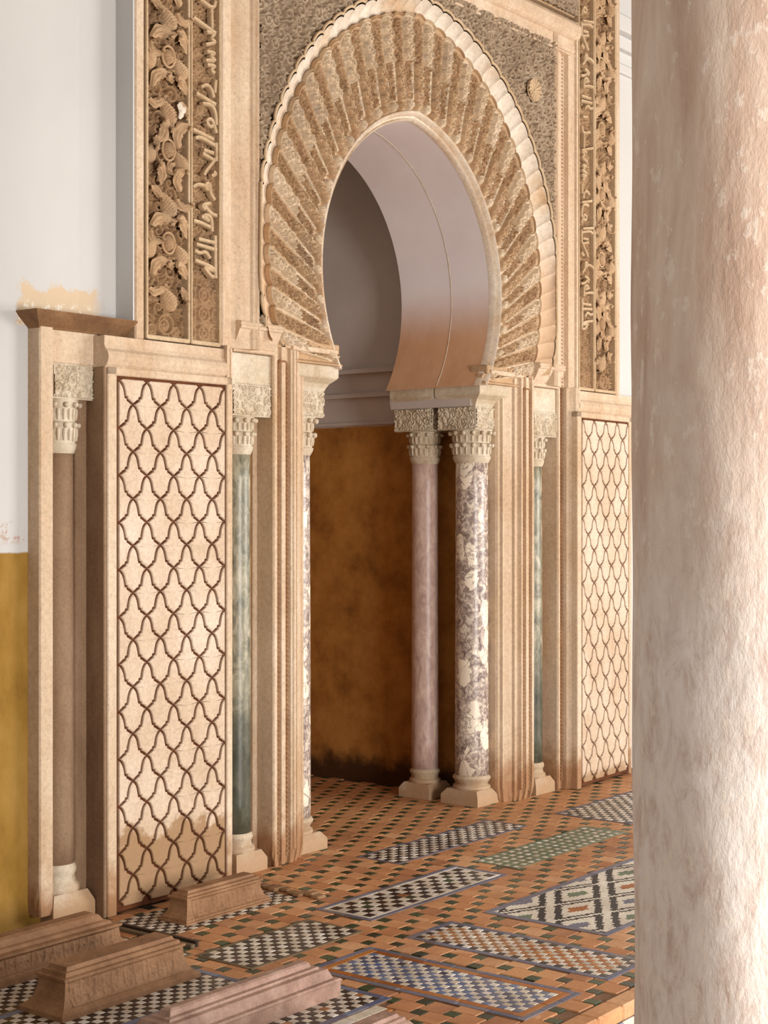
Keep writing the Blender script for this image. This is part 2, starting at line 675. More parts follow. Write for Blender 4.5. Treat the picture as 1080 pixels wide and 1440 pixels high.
def rope(mb, x, y, z0, z1, r, pitch=.022, step=.0045):
    n = max(2, int((z1 - z0) / step))
    m = 10
    P = np.zeros((n, m + 1, 3))
    for j, z in enumerate(np.linspace(z0, z1, n)):
        for k in range(m + 1):
            t = 2 * pi * k / m
            rr = r * (1 + .34 * sin(2 * pi * z / pitch + 2 * t))
            P[j, k] = (x + rr * cos(t), y + rr * sin(t), z)
    mb.grid(P)
    return mb


XC = 6.27                                  # axis of the mihrab
YP = 4.575                                 # lattice panel plane
YU = 4.60                                  # upper carved plane
YV = 4.658                                 # voussoir plane
YN = 4.757                                 # back of the column nooks
YB = 5.30                                  # rear of the arch passage
ZB = 2.22                                  # point the voussoirs radiate from


def arch_r(phi, c, R, zc):
    """distance from (0,ZB) along angle phi to a pointed horseshoe outline"""
    cx = abs(cos(phi)) + 1e-9
    sz = sin(phi)
    bx, bz = c, ZB - zc
    B = cx * bx + sz * bz
    return -B + sqrt(B * B - (bx * bx + bz * bz - R * R))


RING_IN = (.108, .829, 2.736)
RING_OUT = (.110, .872, 2.74)
VOUS_OUT = (.161, 1.300, 2.80)
SCAL_OUT = (.114, 1.355, 2.80)


def arch_pt(phi, prof, dr=0.0):
    r = arch_r(phi, *prof) + dr
    return XC + r * cos(phi), ZB + r * sin(phi)


# ------------------------------------------------------------------ setting: structure
floor = MB().box(1.5, 10.5, 2.475, 7.2, -.30, -.006).obj('floor', M['grout'], None, False, None, 'structure')
lower = MB().box(-6, 12, -8, 2.475, -.40, -.26).obj('floor', M['block'], None, False, None, 'structure')

# back slab with the horseshoe opening
hs = []
phis = np.linspace(.10, pi - .10, 61)
for p in phis:
    hs.append(arch_pt(p, RING_IN, .012))
open_r = [(XC + .88, 0.0), (XC + .88, 2.16), (XC + .62, 2.16)]
open_l = [(2 * XC - x, z) for x, z in open_r][::-1]
prof = open_r + hs + open_l
bk = MB()
outer = [(XC - 2.45, 0.0)] + [(XC - 2.45, 5.2), (XC + 2.9, 5.2)] + [(XC + 2.9, 0.0)]
half = len(prof) // 2
# split into left and right concave halves
for sg in (1, -1):
    pl = [(XC + sg * abs(x - XC), z) for x, z in prof[:half + 1]]
    pl[-1] = (XC, pl[-1][1])
    ox = XC + (2.9 if sg > 0 else -2.45)
    bk.prism(pl + [(XC, 5.2), (ox, 5.2), (ox, 0.0)], 'y', YN, YB)
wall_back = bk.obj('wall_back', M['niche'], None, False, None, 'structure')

# niche chamber behind the arch
ch = MB()
pts = [(XC + .88, YB - .005), (XC + .88, 6.15), (XC + .5, 6.55), (XC - .5, 6.55), (XC - .88, 6.15), (XC - .88, YB - .005)]
outp = [(XC + 1.1, YB - .005), (XC + 1.1, 6.25), (XC + .58, 6.78), (XC - .58, 6.78), (XC - 1.1, 6.25), (XC - 1.1, YB - .005)]
for i in range(5):
    ch.prism([pts[i], pts[i + 1], outp[i + 1], outp[i]], 'z', -.006, 4.0)
ch.prism(outp, 'z', 4.0, 4.15)
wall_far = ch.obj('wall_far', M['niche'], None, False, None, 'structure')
co = MB()
for z0, z1, d in ((2.40, 2.425, .05), (2.26, 2.285, .03), (2.10, 2.115, .015)):
    for i in range(5):
        a, b = np.array(pts[i]), np.array(pts[i + 1])
        t = (b - a) / np.linalg.norm(b - a)
        nn = np.array([-t[1], t[0]])
        co.prism([tuple(a), tuple(b), tuple(b + nn * d), tuple(a + nn * d)], 'z', z0, z1)
co.obj('cornice', M['niche'], wall_far)

# soffit of the passage
so = MB()
ys = np.linspace(YV + .043, YB, 9)
so.grid(np.array([[(arch_pt(p, RING_IN)[0], y, arch_pt(p, RING_IN)[1]) for y in ys] for p in np.linspace(.075, pi - .075, 73)]))
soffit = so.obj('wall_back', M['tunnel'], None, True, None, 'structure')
gr = MB()
gr.tube([(arch_pt(p, RING_IN, -.001)[0], 4.955, arch_pt(p, RING_IN, -.001)[1]) for p in np.linspace(.09, pi - .09, 61)], .0024, 6)
gr.obj('seam', M['block'], soffit, True)

# white plaster wall either side of the stonework
wl = MB().box(.5, 4.33, 4.715, 5.0, -.006, 5.2)
wall_left = wl.obj('wall_left', M['wall'], None, False, None, 'structure')
rd = MB()
rd.prism([(4.11, 4.7151), (4.16, 4.709), (4.225, 4.706), (4.302, 4.705), (4.302, 4.72)], 'z', 2.30, 5.2)
rd.box(4.294, 4.3012, 4.604, 4.72, 2.34, 5.2)
rd.obj('plaster_strip', M['wall'], wall_left)
wr = MB().box(8.15, 10.5, 4.715, 5.3, -.006, 5.2)
wall_right = wr.obj('wall_right', M['wall'], None, False, None, 'structure')
mr = MB()
for z0, z1, d in ((4.42, 4.50, .05), (4.50, 4.60, .10), (4.28, 4.34, .03)):
    mr.box(8.20, 10.5, 4.715 - d, 4.72, z0, z1, .01)
mr.obj('cornice', M['wall'], wall_right)
ceil = MB().box(.5, 10.5, .6, 7.0, 5.2, 5.4).obj('ceiling', M['greystone'], None, False, None, 'structure')

# ------------------------------------------------------------------ stone trims left and right of the arch


def sym(poly, sg):
    return [(XC + sg * u, y) for u, y in poly]


tn = [0]


def trim(mb, mat, smooth=False, name=None):
    tn[0] += 1
    return mb.obj('trim_%d' % tn[0], M[mat], None, smooth, None, 'structure')


def broken_prism(poly, z0, z1, seed, amp=.03):
    """vertical prism whose foot is chipped"""
    r = np.random.default_rng(seed)
    n = len(poly)
    dense = []
    for i in range(n):
        a, b = np.array(poly[i]), np.array(poly[(i + 1) % n])
        k = max(1, int(np.linalg.norm(b - a) / .018))
        dense += [tuple(a + (b - a) * j / k) for j in range(k)]
    m = len(dense)
    c = np.mean(dense, 0)
    vs, fs = [], []
    lev = [(z0, .86), (z0 + .035, .95), (z0 + .07, .99), (z0 + .12, 1.0), (z1, 1.0)]
    for j, (z, k) in enumerate(lev):
        for p in dense:
            q = np.array(p)
            if j < 3:
                q = c + (q - c) * (k + r.uniform(-.04, .03)) if j < 2 else q + r.uniform(-.002, .002, 2)
            zz = z + (r.uniform(-.012, .016) if 0 < j < 4 else 0)
            vs.append((q[0], q[1], zz))
    for j in range(len(lev) - 1):
        for i in range(m):
            a, b = j * m + i, j * m + (i + 1) % m
            fs.append((a, b, b + m, a + m))
    fs.append(tuple((len(lev) - 1) * m + i for i in range(m)))
    return MB().add(vs, fs)


SIDE = {-1: 'left', 1: 'right'}
for sg in (-1, 1):
    # pilaster flanking the opening: rope, flat, rope, ridge, splay
    pl = [(1.086, YN + .02), (1.086, 4.655), (1.08, 4.648), (1.062, 4.648), (1.058, 4.664), (1.034, 4.664), (1.03, 4.650), (1.004, 4.650),
          (1.0, 4.664), (.972, 4.664), (.968, 4.650), (.955, 4.645), (.94, 4.650), (.934, 4.662), (.922, 4.664), (.916, 4.656), (.902, 4.660), (.898, 4.674), (.886, 4.676), (.848, 4.694), (.842, 4.690), (.832, 4.692), (.828, 4.706), (.815, 4.712), (.807, 4.726), (.807, YN + .02), (.885, YN + .02)]
    t = thing('pilaster', {-1: 'cream stucco pilaster with rope mouldings on the near side of the archway',
                           1: 'cream stucco pilaster with rope mouldings beside the fully visible white and purple column'}[sg],
              'pilaster', (XC + sg * .95, YN, 0), 'pilasters of the archway')
    broken_prism(sym(pl, sg), .0, 2.345, 11 + sg).obj('body', M['cream'], t)
    for u in (1.046, .986):
        rope(MB(), XC + sg * u, 4.664, .04, 2.235, .0125).obj('rope_moulding', M['rope'], t, True)
    arc = [(XC + sg * (1.016 + .03 * cos(a)), 4.660, 2.235 + .035 * sin(a)) for a in np.linspace(0, pi, 13)]
    MB().tube(arc, .012, 8).obj('rope_moulding', M['rope'], t, True)
    # fillet that turns over the impost
    fl = MB()
    fl.box(XC + sg * .965, XC + sg * .645, 4.638, 4.70, 2.325, 2.350, .004)
    fl.box(XC + sg * .958, XC + sg * .940, 4.640, 4.66, .06, 2.326, .004)
    fl.obj('fillet', M['cream'], t)
    sc_ = MB()
    sc_.prism([(4.70, 2.275), (4.648, 2.275), (4.650, 2.283), (4.668, 2.292), (4.672, 2.312), (4.662, 2.326), (4.70, 2.326)], 'x', XC + sg * .936, XC + sg * .60)
    sc_.obj('scotia', M['carved'], t)

    # outer jamb between nook and lattice panel, from the floor to the top
    jb = [(1.344, YN + .02), (1.344, 4.662), (1.350, 4.652), (1.362, 4.650), (1.366, 4.660), (1.392, 4.655), (1.396, 4.628), (1.41, 4.618), (1.425, 4.600), (1.432, 4.588), (1.452, 4.576),
          (1.462, 4.576), (1.462, YN + .02)]
    j = broken_prism(sym(jb, sg), .0, 2.30, 21 + sg)
    o = trim(j, 'cream')
    rope(MB(), XC + sg * 1.380, 4.656, .05, 4.45, .011).obj('rope_moulding', M['rope'], o, True)

    # alfiz frame: a concave band rising beside the spandrel
    fr = [(1.475, YN + .02), (1.475, 4.600), (1.468, 4.594), (1.452, 4.594), (1.446, 4.606), (1.424, 4.612), (1.396, 4.616), (1.388, 4.640), (1.372, 4.648), (1.35, 4.640), (1.325, 4.628), (1.30, 4.620),
          (1.275, 4.616), (1.268, 4.606), (1.258, 4.600), (1.252, 4.606), (1.246, 4.614), (1.24, 4.606), (1.232, 4.600), (1.226, 4.606), (1.226, YN + .02)]
    o = trim(MB().prism(sym(fr, sg), 'z', 2.30, 4.398), 'cream')
    # its foot: the same moulding turned horizontally under the spandrel
    ft = [(YN, 2.29), (4.652, 2.29), (4.646, 2.294), (4.646, 2.306), (4.652, 2.312), (4.640, 2.33), (4.622, 2.36), (4.612, 2.385), (4.604, 2.39), (4.600, 2.398), (4.606, 2.406), (4.600, 2.414), (4.606, 2.42), (YN, 2.42)]
    o = trim(MB().prism(ft, 'x', XC + sg * 1.345, XC + sg * 1.075), 'cream')

    # back of the nook beside the green column
    o = trim(MB().box(XC + sg * 1.116, XC + sg * 1.086, 4.745, YN + .02, .02, 2.28, .004), 'cream')

# top of the alfiz frame
dz_ = -.03
tp = [(YN, 4.23), (4.606, 4.23), (4.600, 4.236), (4.606, 4.244), (4.614, 4.25), (4.604, 4.258), (4.600, 4.264), (4.612, 4.272), (4.612, 4.32), (4.600, 4.325), (4.588, 4.335), (4.575, 4.36), (4.575, 4.40), (4.585, 4.415), (4.60, 4.43), (YN, 4.43)]
tp = [(a, b + dz_) for a, b in tp]
o = trim(MB().prism(tp, 'x', XC - 1.475, XC + 1.475), 'cream')

# left end: outer trim strip, entablature, coping
trim(broken_prism([(3.856, 4.72), (3.856, 4.652), (3.862, 4.646), (3.918, 4.646), (3.924, 4.652), (3.924, 4.72)], .05, 2.30, 5), 'cream')
trim(MB().box(3.864, 4.16, 4.66, 4.80, 2.165, 2.30, .005), 'cream')
en = [(4.80, 2.155), (4.60, 2.155), (4.592, 2.160), (4.580, 2.172), (4.572, 2.19), (4.571, 2.205), (4.577, 2.222), (4.590, 2.235), (4.596, 2.25), (4.596, 2.285), (4.80, 2.285)]
trim(MB().prism(en, 'x', 4.135, XC - 1.455), 'cream')
trim(MB().prism(en, 'x', XC + 1.455, XC + 2.7), 'cream')
# coping of worn brown stone over the left nook
cp = MB()
zz = [2.292, 2.298, 2.312, 2.335, 2.352, 2.356]
ov = [0, .004, .02, .045, .058, .058]
cp.loft([(3.856 - o_, 4.31, 4.65 - o_, 4.74, z) for z, o_ in zip(zz, ov)])
o = trim(cp, 'stepstone')
trim(MB().box(4.302, 4.352, 4.598, 4.75, 2.285, 4.75, .006), 'cream')
trim(MB().box(XC + 1.917, XC + 1.965, 4.598, 4.75, 2.285, 4.75, .006), 'cream')
# nook at the left corner
trim(broken_prism([(4.077, 4.80), (4.077, 4.705), (4.082, 4.70), (4.128, 4.70), (4.135, 4.70), (4.135, 4.80)], .02, 2.17, 8), 'greystone')
trim(MB().box(3.90, 4.14, 4.80, 4.86, .0, 2.20), 'greystone')

# ------------------------------------------------------------------ lattice panels
CA, CBH = .073, .0937
EDGE = [(0, 0), (.13, .07), (.24, .17), (.32, .31), (.37, .47), (.41, .62), (.42, .685), (.555, .70), (.575, .80), (.69, .835), (.82, .905), (.92, .96), (1, 1)]


def cell_poly(g=.0060):
    right = [(x * CA, -y * CBH) for x, y in EDGE]
    low = [((1 - x) * CA, -CBH - y * CBH) for x, y in EDGE]
    # lower edges: from the right crossing the line drops steeply and bowls into the bottom crossing
    p = right + low[1:]
    p = p + [(-x, z) for x, z in p[-2:0:-1]]
    P = np.array(p)
    n = len(P)
    out = []
    for i in range(n):
        t = P[(i + 1) % n] - P[i - 1]
        t /= np.linalg.norm(t) + 1e-9
        out.append(P[i] + g * np.array([t[1], -t[0]]))
    return out


CELL = cell_poly()


def clip_poly(poly, x0, x1, z0, z1):
    def cl(ps, f, ip):
        r = []
        for i in range(len(ps)):
            a, b = ps[i - 1], ps[i]
            fa, fb = f(a), f(b)
            if fa != fb:
                r.append(ip(a, b))
            if fb:
                r.append(b)
        return r
    for ax, v, sgn in ((0, x0, 1), (0, x1, -1), (1, z0, 1), (1, z1, -1)):
        if len(poly) < 3:
            return []
        poly = cl(poly, lambda p: sgn * (p[ax] - v) >= 0, lambda a, b: tuple(np.array(a) + (np.array(b) - np.array(a)) * ((v - a[ax]) / (b[ax] - a[ax]))))
    return poly


def bevel_cell(poly, dep=.012, b=.003):
    P = np.array(poly)
    c = P.mean(0)
    Q = c + (P - c) * (1 - b / .04)
    n = len(P)
    vs = [(p[0], 0, p[1]) for p in P] + [(p[0], -dep + b, p[1]) for p in P] + [(q[0], -dep, q[1]) for q in Q]
    vs.append((c[0], -dep, c[1]))
    fs = [(2 * n + i, 2 * n + (i + 1) % n, 3 * n) for i in range(n)]
    for k in (0, n):
        fs += [(k + i, k + (i + 1) % n, k + n + (i + 1) % n, k + n + i) for i in range(n)]
    return MB().add(vs, fs)


cell_mes = {-1: bevel_cell(CELL).mesh('panel_piece', M['lattice']), 1: bevel_cell(CELL).mesh('panel_piece', M['lattice_dry'])}


def lattice_panel(sg, label, rotz):
    u0, u1 = 1.480, 1.480 + 8 * CA
    x0, x1 = sorted((XC + sg * u0, XC + sg * u1))
    zt, zb = 2.118, .03
    t = thing('lattice_panel', label, 'panel', (XC + sg * 1.48, YP, 0), 'lattice panels')
    MB().box(x0 - .014, x1 + .014, YP + .008, YP + .10, .01, zt + .014).obj('backing', M['groove'], t)
    f = MB()
    for a, b in ((x0 - .060, x0 - .012), (x1 + .012, x1 + .045)):
        f.box(a, b, YP - .004, YP + .10, .0, zt + .045, .004)
    f.box(x0 - .060, x1 + .045, YP - .004, YP + .10, zt + .012, zt + .045, .004)
    if sg < 0:
        MB().box(x0 - .075, x0 - .058, YP + .002, YP + .19, .0, zt + .045, .003).obj('return', M['greystone'], t, False, 'grey-brown side face')
    f.obj('frame', M['cream'], t)
    row = 0
    z = zt - .006 + CBH
    while z > zb:
        for k in range(-2, 5):
            cx = x0 + (2 * k + 1 + (0 if row % 2 == 0 else 1)) * CA
            full = (cx - CA >= x0 - 1e-6 and cx + CA <= x1 + 1e-6 and z <= zt and z - 2 * CBH >= zb)
            if full:
                link('panel_piece', cell_mes[sg], t, None, None, (cx, YP + .008, z))
            else:
                pl = clip_poly([(cx + p[0], z + p[1]) for p in CELL], x0, x1, zb, zt)
                if len(pl) >= 3:
                    ar = .5 * abs(sum(pl[i - 1][0] * pl[i][1] - pl[i][0] * pl[i - 1][1] for i in range(len(pl))))
                    if ar > 3e-4:
                        o = bevel_cell(pl).obj('panel_piece', M['lattice' if sg < 0 else 'lattice_dry'], t)
                        o.location[1] += YP + .008
        z -= CBH
        row += 1
    t.rotation_euler[2] = rotz
    return t


lattice_panel(-1, 'wide lattice panel of ogee cells left of the archway, its foot stained brown', math.radians(-1.5))
lattice_panel(1, 'narrow-looking lattice panel of ogee cells right of the archway, beside the big pillar', math.radians(2.5))

# ------------------------------------------------------------------ columns
bud_me = {}


def bud(size):
    if size not in bud_me:
        m = MB()
        m.lathe([(size * .25, size * .9), (size * .8, size * .75), (size, size * .2), (size * .85, -size * .5), (size * .4, -size * .95)], 0, 0, 8)
        bud_me[size] = m.mesh('bud', M['block'], True)
    return bud_me[size]


def column(x, y, r, shaft, label, zt, plinth=.118, base=True, impost=None, cap='block', bh=.155):
    """zt: dict of heights; the column carries a carved frieze block and maybe an impost"""
    t = thing('column', label, 'column', (x, y, 0), 'columns of the archway')
    t['kind'] = 'thing'
    b = MB()
    w = plinth
    b.loft([(x - w, x + w, y - w, y + w, 0), (x - w, x + w, y - w, y + w, bh * .30), (x - w * .96, x + w * .96, y - w * .96, y + w * .96, bh * .36),
            (x - w * .80, x + w * .80, y - w * .80, y + w * .80, bh * .52)])
    b.lathe([(w * .80, bh * .46), (w * .86, bh * .54), (w * .84, bh * .62), (w * .72, bh * .68), (r * 1.02, bh * .78), (r * 1.10, bh * .84), (r * 1.14, bh * .90), (r * 1.08, bh * .96), (r, bh)], x, y, 28)
    b.obj('base', M[cap] if cap != 'greystone' else M['greystone'], t, 'angle')
    n = 14
    zs = np.linspace(bh - .005, zt['cap0'], n)
    pr = [(r * (1.0 - .05 * max(0.0, (z - bh) / (zt['cap0'] - bh)) ** 1.5), z) for z in zs]
    MB().lathe(pr, x, y, 36).obj('shaft', M[shaft], t, True)
    c = MB()
    h0, h1 = zt['cap0'], zt['cap1']
    h = h1 - h0
    rn = r * .97
    c.lathe([(rn, h0 - .03), (rn * 1.12, h0 - .012), (rn * 1.18, h0 + h * .02), (rn * 1.12, h0 + h * .06), (rn * 1.10, h0 + h * .09), (rn * 1.13, h0 + h * .30), (rn * 1.20, h0 + h * .42), (rn * 1.24, h0 + h * .48),
             (rn * 1.10, h0 + h * .53), (rn * 1.12, h0 + h * .75), (rn * 1.24, h0 + h * .90), (rn * 1.28, h1 + .002)], x, y, 36)
    for k in range(20):                                  # reeded bell
        a = 2 * pi * k / 20
        for z0, z1, rr in ((h0 + h * .11, h0 + h * .38, rn * 1.135), (h0 + h * .56, h0 + h * .80, rn * 1.12)):
            c.tube([(x + rr * cos(a), y + rr * sin(a), z0), (x + (rr + .001) * cos(a), y + (rr + .001) * sin(a), (z0 + z1) / 2), (x + rr * 1.02 * cos(a), y + rr * 1.02 * sin(a), z1)], [.004, .007, .006], 6)
    cp_ = c.obj('capital', M[cap], t, 'angle')
    bm_ = bud(.0125 if r > .08 else .011)
    nb = 14 if r > .08 else 12
    for zz_, rr in ((h0 + h * .44, rn * 1.26), (h0 + h * .88, rn * 1.34)):
        for k in range(nb):
            a = 2 * pi * (k + .5) / nb
            link('bud', bm_, cp_, None, None, (x + rr * cos(a), y + rr * sin(a), zz_))
    return t


def frieze_block(t, x0, x1, y0, y1, z0, z1, mat='block', seed=1, left=True, right=False, size=.045, dep=.010):
    m = MB().box(x0 + (.003 if left else 0), x1 - (.003 if right else 0), y0 + .003, y1, z0, z1)
    f = Field(x1 - x0 - .012, z1 - z0 - .012, .003).arabesque(size, seed)
    relief(f, x0 + .006, z0 + .006, y0, dep, mb=m)
    if left:
        f = Field(y1 - y0 - .012, z1 - z0 - .012, .003).arabesque(size, seed + 50)
        relief_x(f, y0 + .006, z0 + .006, x0, dep, m, -1)
    if right:
        f = Field(y1 - y0 - .012, z1 - z0 - .012, .003).arabesque(size, seed + 70)
        relief_x(f, y0 + .006, z0 + .006, x1, dep, m, 1)
    return m.obj('frieze_block', M[mat], t, 'angle')


def ogee_block(t, x0, x1, y0, y1, z0, z1, zs, over, mat='block', name='impost', sides=(1, 1, 1)):
    """slab on an ogee; over = how far the slab projects (left,right,front)"""
    m = MB()
    lv = [(z0, 0), (z0 + (zs - z0) * .25, .12), (z0 + (zs - z0) * .55, .35), (z0 + (zs - z0) * .8, .72), (zs - .004, .92), (zs, .92), (zs, 1), (z1, 1)]
    m.loft([(x0 - over[0] * k, x1 + over[1] * k, y0 - over[2] * k, y1 + over[3] * k, z) for z, k in lv])
    return m.obj(name, M[mat], t)


ZT = dict(cap0=1.885, cap1=2.035)
cR = XC + .75
t = column(cR, 4.84, .093, 'breccia', 'white and purple breccia column in the right jamb, front one of the pair', ZT, .122)
frieze_block(t, cR - .118, cR + .128, 4.735, 4.985, 2.035, 2.16, 'block', 3)
ogee_block(t, cR - .118, cR + .128, 4.735, 4.975, 2.16, 2.278, 2.222, (.04, .0, .055, .0))
t = column(cR, 5.158, .076, 'pink', 'pink marble column in the right jamb, behind the breccia one', ZT, .105)
frieze_block(t, cR - .118, cR + .128, 5.035, 5.285, 2.035, 2.16, 'block', 5)
ogee_block(t, cR - .118, cR + .128, 5.045, 5.285, 2.16, 2.278, 2.222, (.04, .0, .055, .0))
cL = XC - .75
t = column(cL, 4.84, .093, 'breccia', 'breccia column at the left jamb, mostly hidden behind the pilaster', ZT, .122)
frieze_block(t, cL - .128, cL + .118, 4.735, 4.985, 2.035, 2.16, 'block', 6, False, True)
ogee_block(t, cL - .128, cL + .118, 4.735, 4.975, 2.16, 2.278, 2.222, (.0, .04, .055, .0))

for sg in (-1, 1):
    cx = XC + sg * 1.217
    t = column(cx, YN, .068, 'greenm', {-1: 'green marble column in the nook right of the wide lattice panel', 1: 'green marble column in the nook left of the narrow lattice panel'}[sg],
               dict(cap0=1.875, cap1=2.012), .10, cap='block', bh=.17)
    a, b = sorted((XC + sg * 1.342, XC + sg * 1.09))
    frieze_block(t, a, b, 4.662, YN, 2.012, 2.152, 'block', 9 + sg, True, False)
    a, b = sorted((XC + sg * 1.342, XC + sg * 1.05))
    MB().box(a, b, 4.668, YN, 2.152, 2.288, .004).obj('impost', M['block'], t)

t = column(4.022, 4.745, .068, 'greystone', 'grey-brown stone column in the far left nook beside the ochre wall', dict(cap0=1.85, cap1=2.03), .105, cap='block', bh=.22)
frieze_block(t, 3.93, 4.135, 4.66, 4.79, 2.03, 2.165, 'block', 31, False)

# ------------------------------------------------------------------ the carved horseshoe arch
arch = thing('horseshoe_arch', 'carved stucco horseshoe arch of radiating voussoirs framed by white scallops', 'arch', (XC, YV, 2.33))
rg = MB()
prof_r = [(-.001, .048), (-.001, .02), (.008, .008), (.010, .022), (.022, .020), (.028, -.006), (.036, -.014), (.044, -.010), (.048, .004), (.050, .03)]
P = []
for p in np.linspace(.075, pi - .075, 91):
    row = []
    for dr, dy in prof_r:
        x, z = arch_pt(p, RING_IN, dr)
        row.append((x, YV + dy, z))
    P.append(row)
rg.grid(np.array(P))
rg.obj('ring_moulding', M['white_ring'], arch, 'angle')

PHI0 = .115
# split the outer outline into equal lobes
ph = np.linspace(PHI0, pi - PHI0, 4001)
op = np.array([arch_pt(p, VOUS_OUT) for p in ph])
sl = np.concatenate([[0], np.cumsum(np.hypot(*np.diff(op, axis=0).T))])
NL = int(round(sl[-1] / .0925))
NL += (NL + 1) % 2
cuts = np.interp(np.linspace(0, sl[-1], NL + 1), sl, ph)


def voussoir(i):
    p0, p1 = cuts[i], cuts[i + 1]
    nt, nr = 23, 110
    T = np.linspace(-1, 1, nt)
    P = np.zeros((nr, nt, 3))
    rnd = np.random.default_rng(100 + i)
    Lr = arch_r((p0 + p1) / 2, *VOUS_OUT) - arch_r((p0 + p1) / 2, *RING_OUT)
    # carve in a local metric field
    Wd = .09
    f = Field(Wd, Lr, .0035)
    X, Y = np.meshgrid(f.x, f.y)
    tt = (X / Wd) * 2 - 1
    split = Lr * .50
    braid_out = i % 2 == 0
    f2 = Field(Wd, Lr, .0035)
    f2.arabesque(.042, 300 + i, .62)
    f1 = Field(Wd, Lr, .0035)
    yy, k = .05, 0
    while yy < Lr:
        sgn = 1 if k % 2 else -1
        f1.spiral(Wd * .5 + sgn * Wd * .12, yy, .024, (0 if sgn > 0 else pi), sgn, 1, 1.25)
        f1.leaf(Wd * .5 - sgn * Wd * .17, yy + .014, .046, .022, pi / 2 + sgn * .6, 1.0, 2)
        yy += .033
        k += 1
    hb = .28 + f1.h * .80
    ha = .14 + f2.h * 1.0
    out = Y > split
    h = np.where(out == braid_out, hb, ha)
    e = np.abs(tt)
    h = np.where(e > .80, np.maximum(h * .35, .80 * np.clip(1 - ((e - .89) / .075) ** 2, 0, 1)), h)
    # rounded lobes at both ends
    d_in = np.hypot(tt * Wd / 2, np.minimum(Y - .034, 0))
    lobe = Y < .05
    lh = .25 + 1.0 * np.clip(1 - (np.hypot(tt * Wd * .45, Y - .026) / .027) ** 2, 0, 1) ** .5
    h = np.where(lobe, lh * (.8 + .2 * np.cos(np.hypot(tt * Wd * .45, Y - .026) * 700)), h)
    tip = Lr - Y
    # outer tip: the lobe rises out of the ring as a semicircle
    sag = .022
    cutm = np.sqrt(np.clip(1 - tt ** 2, 0, 1))
    h = np.where(tip < sag * 1.0, .55 + .35 * np.cos((tip / sag) * 9), h)
    from_r = np.linspace(0, 1, nr)
    jx = np.clip(((T + 1) / 2 * (f.nx - 1)), 0, f.nx - 1)
    for a, s in enumerate(from_r):
        jy = s * (f.ny - 1)
        j0 = int(min(jy, f.ny - 2))
        fy = jy - j0
        for b, tv in enumerate(T):
            i0 = int(min(jx[b], f.nx - 2))
            fx = jx[b] - i0
            hh = (h[j0, i0] * (1 - fx) + h[j0, i0 + 1] * fx) * (1 - fy) + (h[j0 + 1, i0] * (1 - fx) + h[j0 + 1, i0 + 1] * fx) * fy
            phi = p0 + (p1 - p0) * (tv + 1) / 2
            ri = arch_r(phi, *RING_OUT)
            ro = arch_r(phi, *VOUS_OUT) - sag * (1 - sqrt(max(0, 1 - tv * tv * .98)))
            rr = ri + (ro - ri) * s
            P[a, b] = (XC + rr * cos(phi), YV + .022 - .052 * hh, ZB + rr * sin(phi))
    m = MB().grid(P)
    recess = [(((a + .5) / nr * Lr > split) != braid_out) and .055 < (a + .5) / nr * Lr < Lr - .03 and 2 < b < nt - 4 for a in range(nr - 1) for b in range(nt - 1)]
    # skirt of the rounded tip
    sk = np.stack([P[-1], P[-1] + np.array([0, .035, 0])])
    sk[1, :, 1] = YV + .04
    m.grid(sk)
    return m, recess


for i in range(NL):
    braid = i % 2 == 0
    vm, rec = voussoir(i)
    vo = vm.obj('voussoir', M['braid'] if braid else M['carved'], arch, True)
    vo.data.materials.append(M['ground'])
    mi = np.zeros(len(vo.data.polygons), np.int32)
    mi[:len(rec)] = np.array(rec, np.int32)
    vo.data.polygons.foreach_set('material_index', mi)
# dark gap filler behind the lobes
# white scalloped hood: one scoop per voussoir
for i in range(NL):
    p0, p1 = cuts[i], cuts[i + 1]
    rows = []
    for s in np.linspace(0, 1, 9):
        row = []
        for tv in np.linspace(-1, 1, 11):
            phi = p0 + (p1 - p0) * (tv + 1) / 2
            bulge = sqrt(max(0, 1 - tv * tv * .98))
            r0 = arch_r(phi, *VOUS_OUT) + .003 - .022 * (1 - bulge)
            r1 = arch_r(phi, *SCAL_OUT) - .016 * (1 - bulge)
            # cavetto section from deep inner edge to the front outer edge
            a = s * pi / 2
            rr = r0 + (r1 - r0) * (1 - cos(a)) if False else r0 + (r1 - r0) * sin(a) ** 1.0 * .35 + (r1 - r0) * s * .65
            yv = YV + .004 - (YV - YU + .010) * (s ** 1.3)
            row.append((XC + rr * cos(phi), yv, ZB + rr * sin(phi)))
        rows.append(row)
    MB().grid(np.array(rows)).obj('scallop', M['scallop'], arch, True)
# wavy outer bead
for off, yy, rad, mt in ((.016, YU - .008, .0075, 'lettering'),):
    pts_ = []
    for i in range(NL):
        p0, p1 = cuts[i], cuts[i + 1]
        for tv in np.linspace(-1, 1, 9)[:-1]:
            phi = p0 + (p1 - p0) * (tv + 1) / 2
            r1 = arch_r(phi, *SCAL_OUT) - .016 * (1 - sqrt(max(0, 1 - tv * tv * .98))) + off
            pts_.append((XC + r1 * cos(phi), yy, ZB + r1 * sin(phi)))
    pts_ = [p for p in pts_ if abs(p[0] - XC) < 1.235 and p[2] > 2.40]
    MB().tube(pts_, rad, 8).obj('outer_bead', M[mt], arch, True)
# foot course under the lowest voussoirs
ftc = MB()
for sg in (-1, 1):
    ftc.box(XC + sg * .62, XC + sg * 1.11, 4.65, 4.76, 2.33, 2.375, .004)
ftc.obj('foot_course', M['carved'], arch)

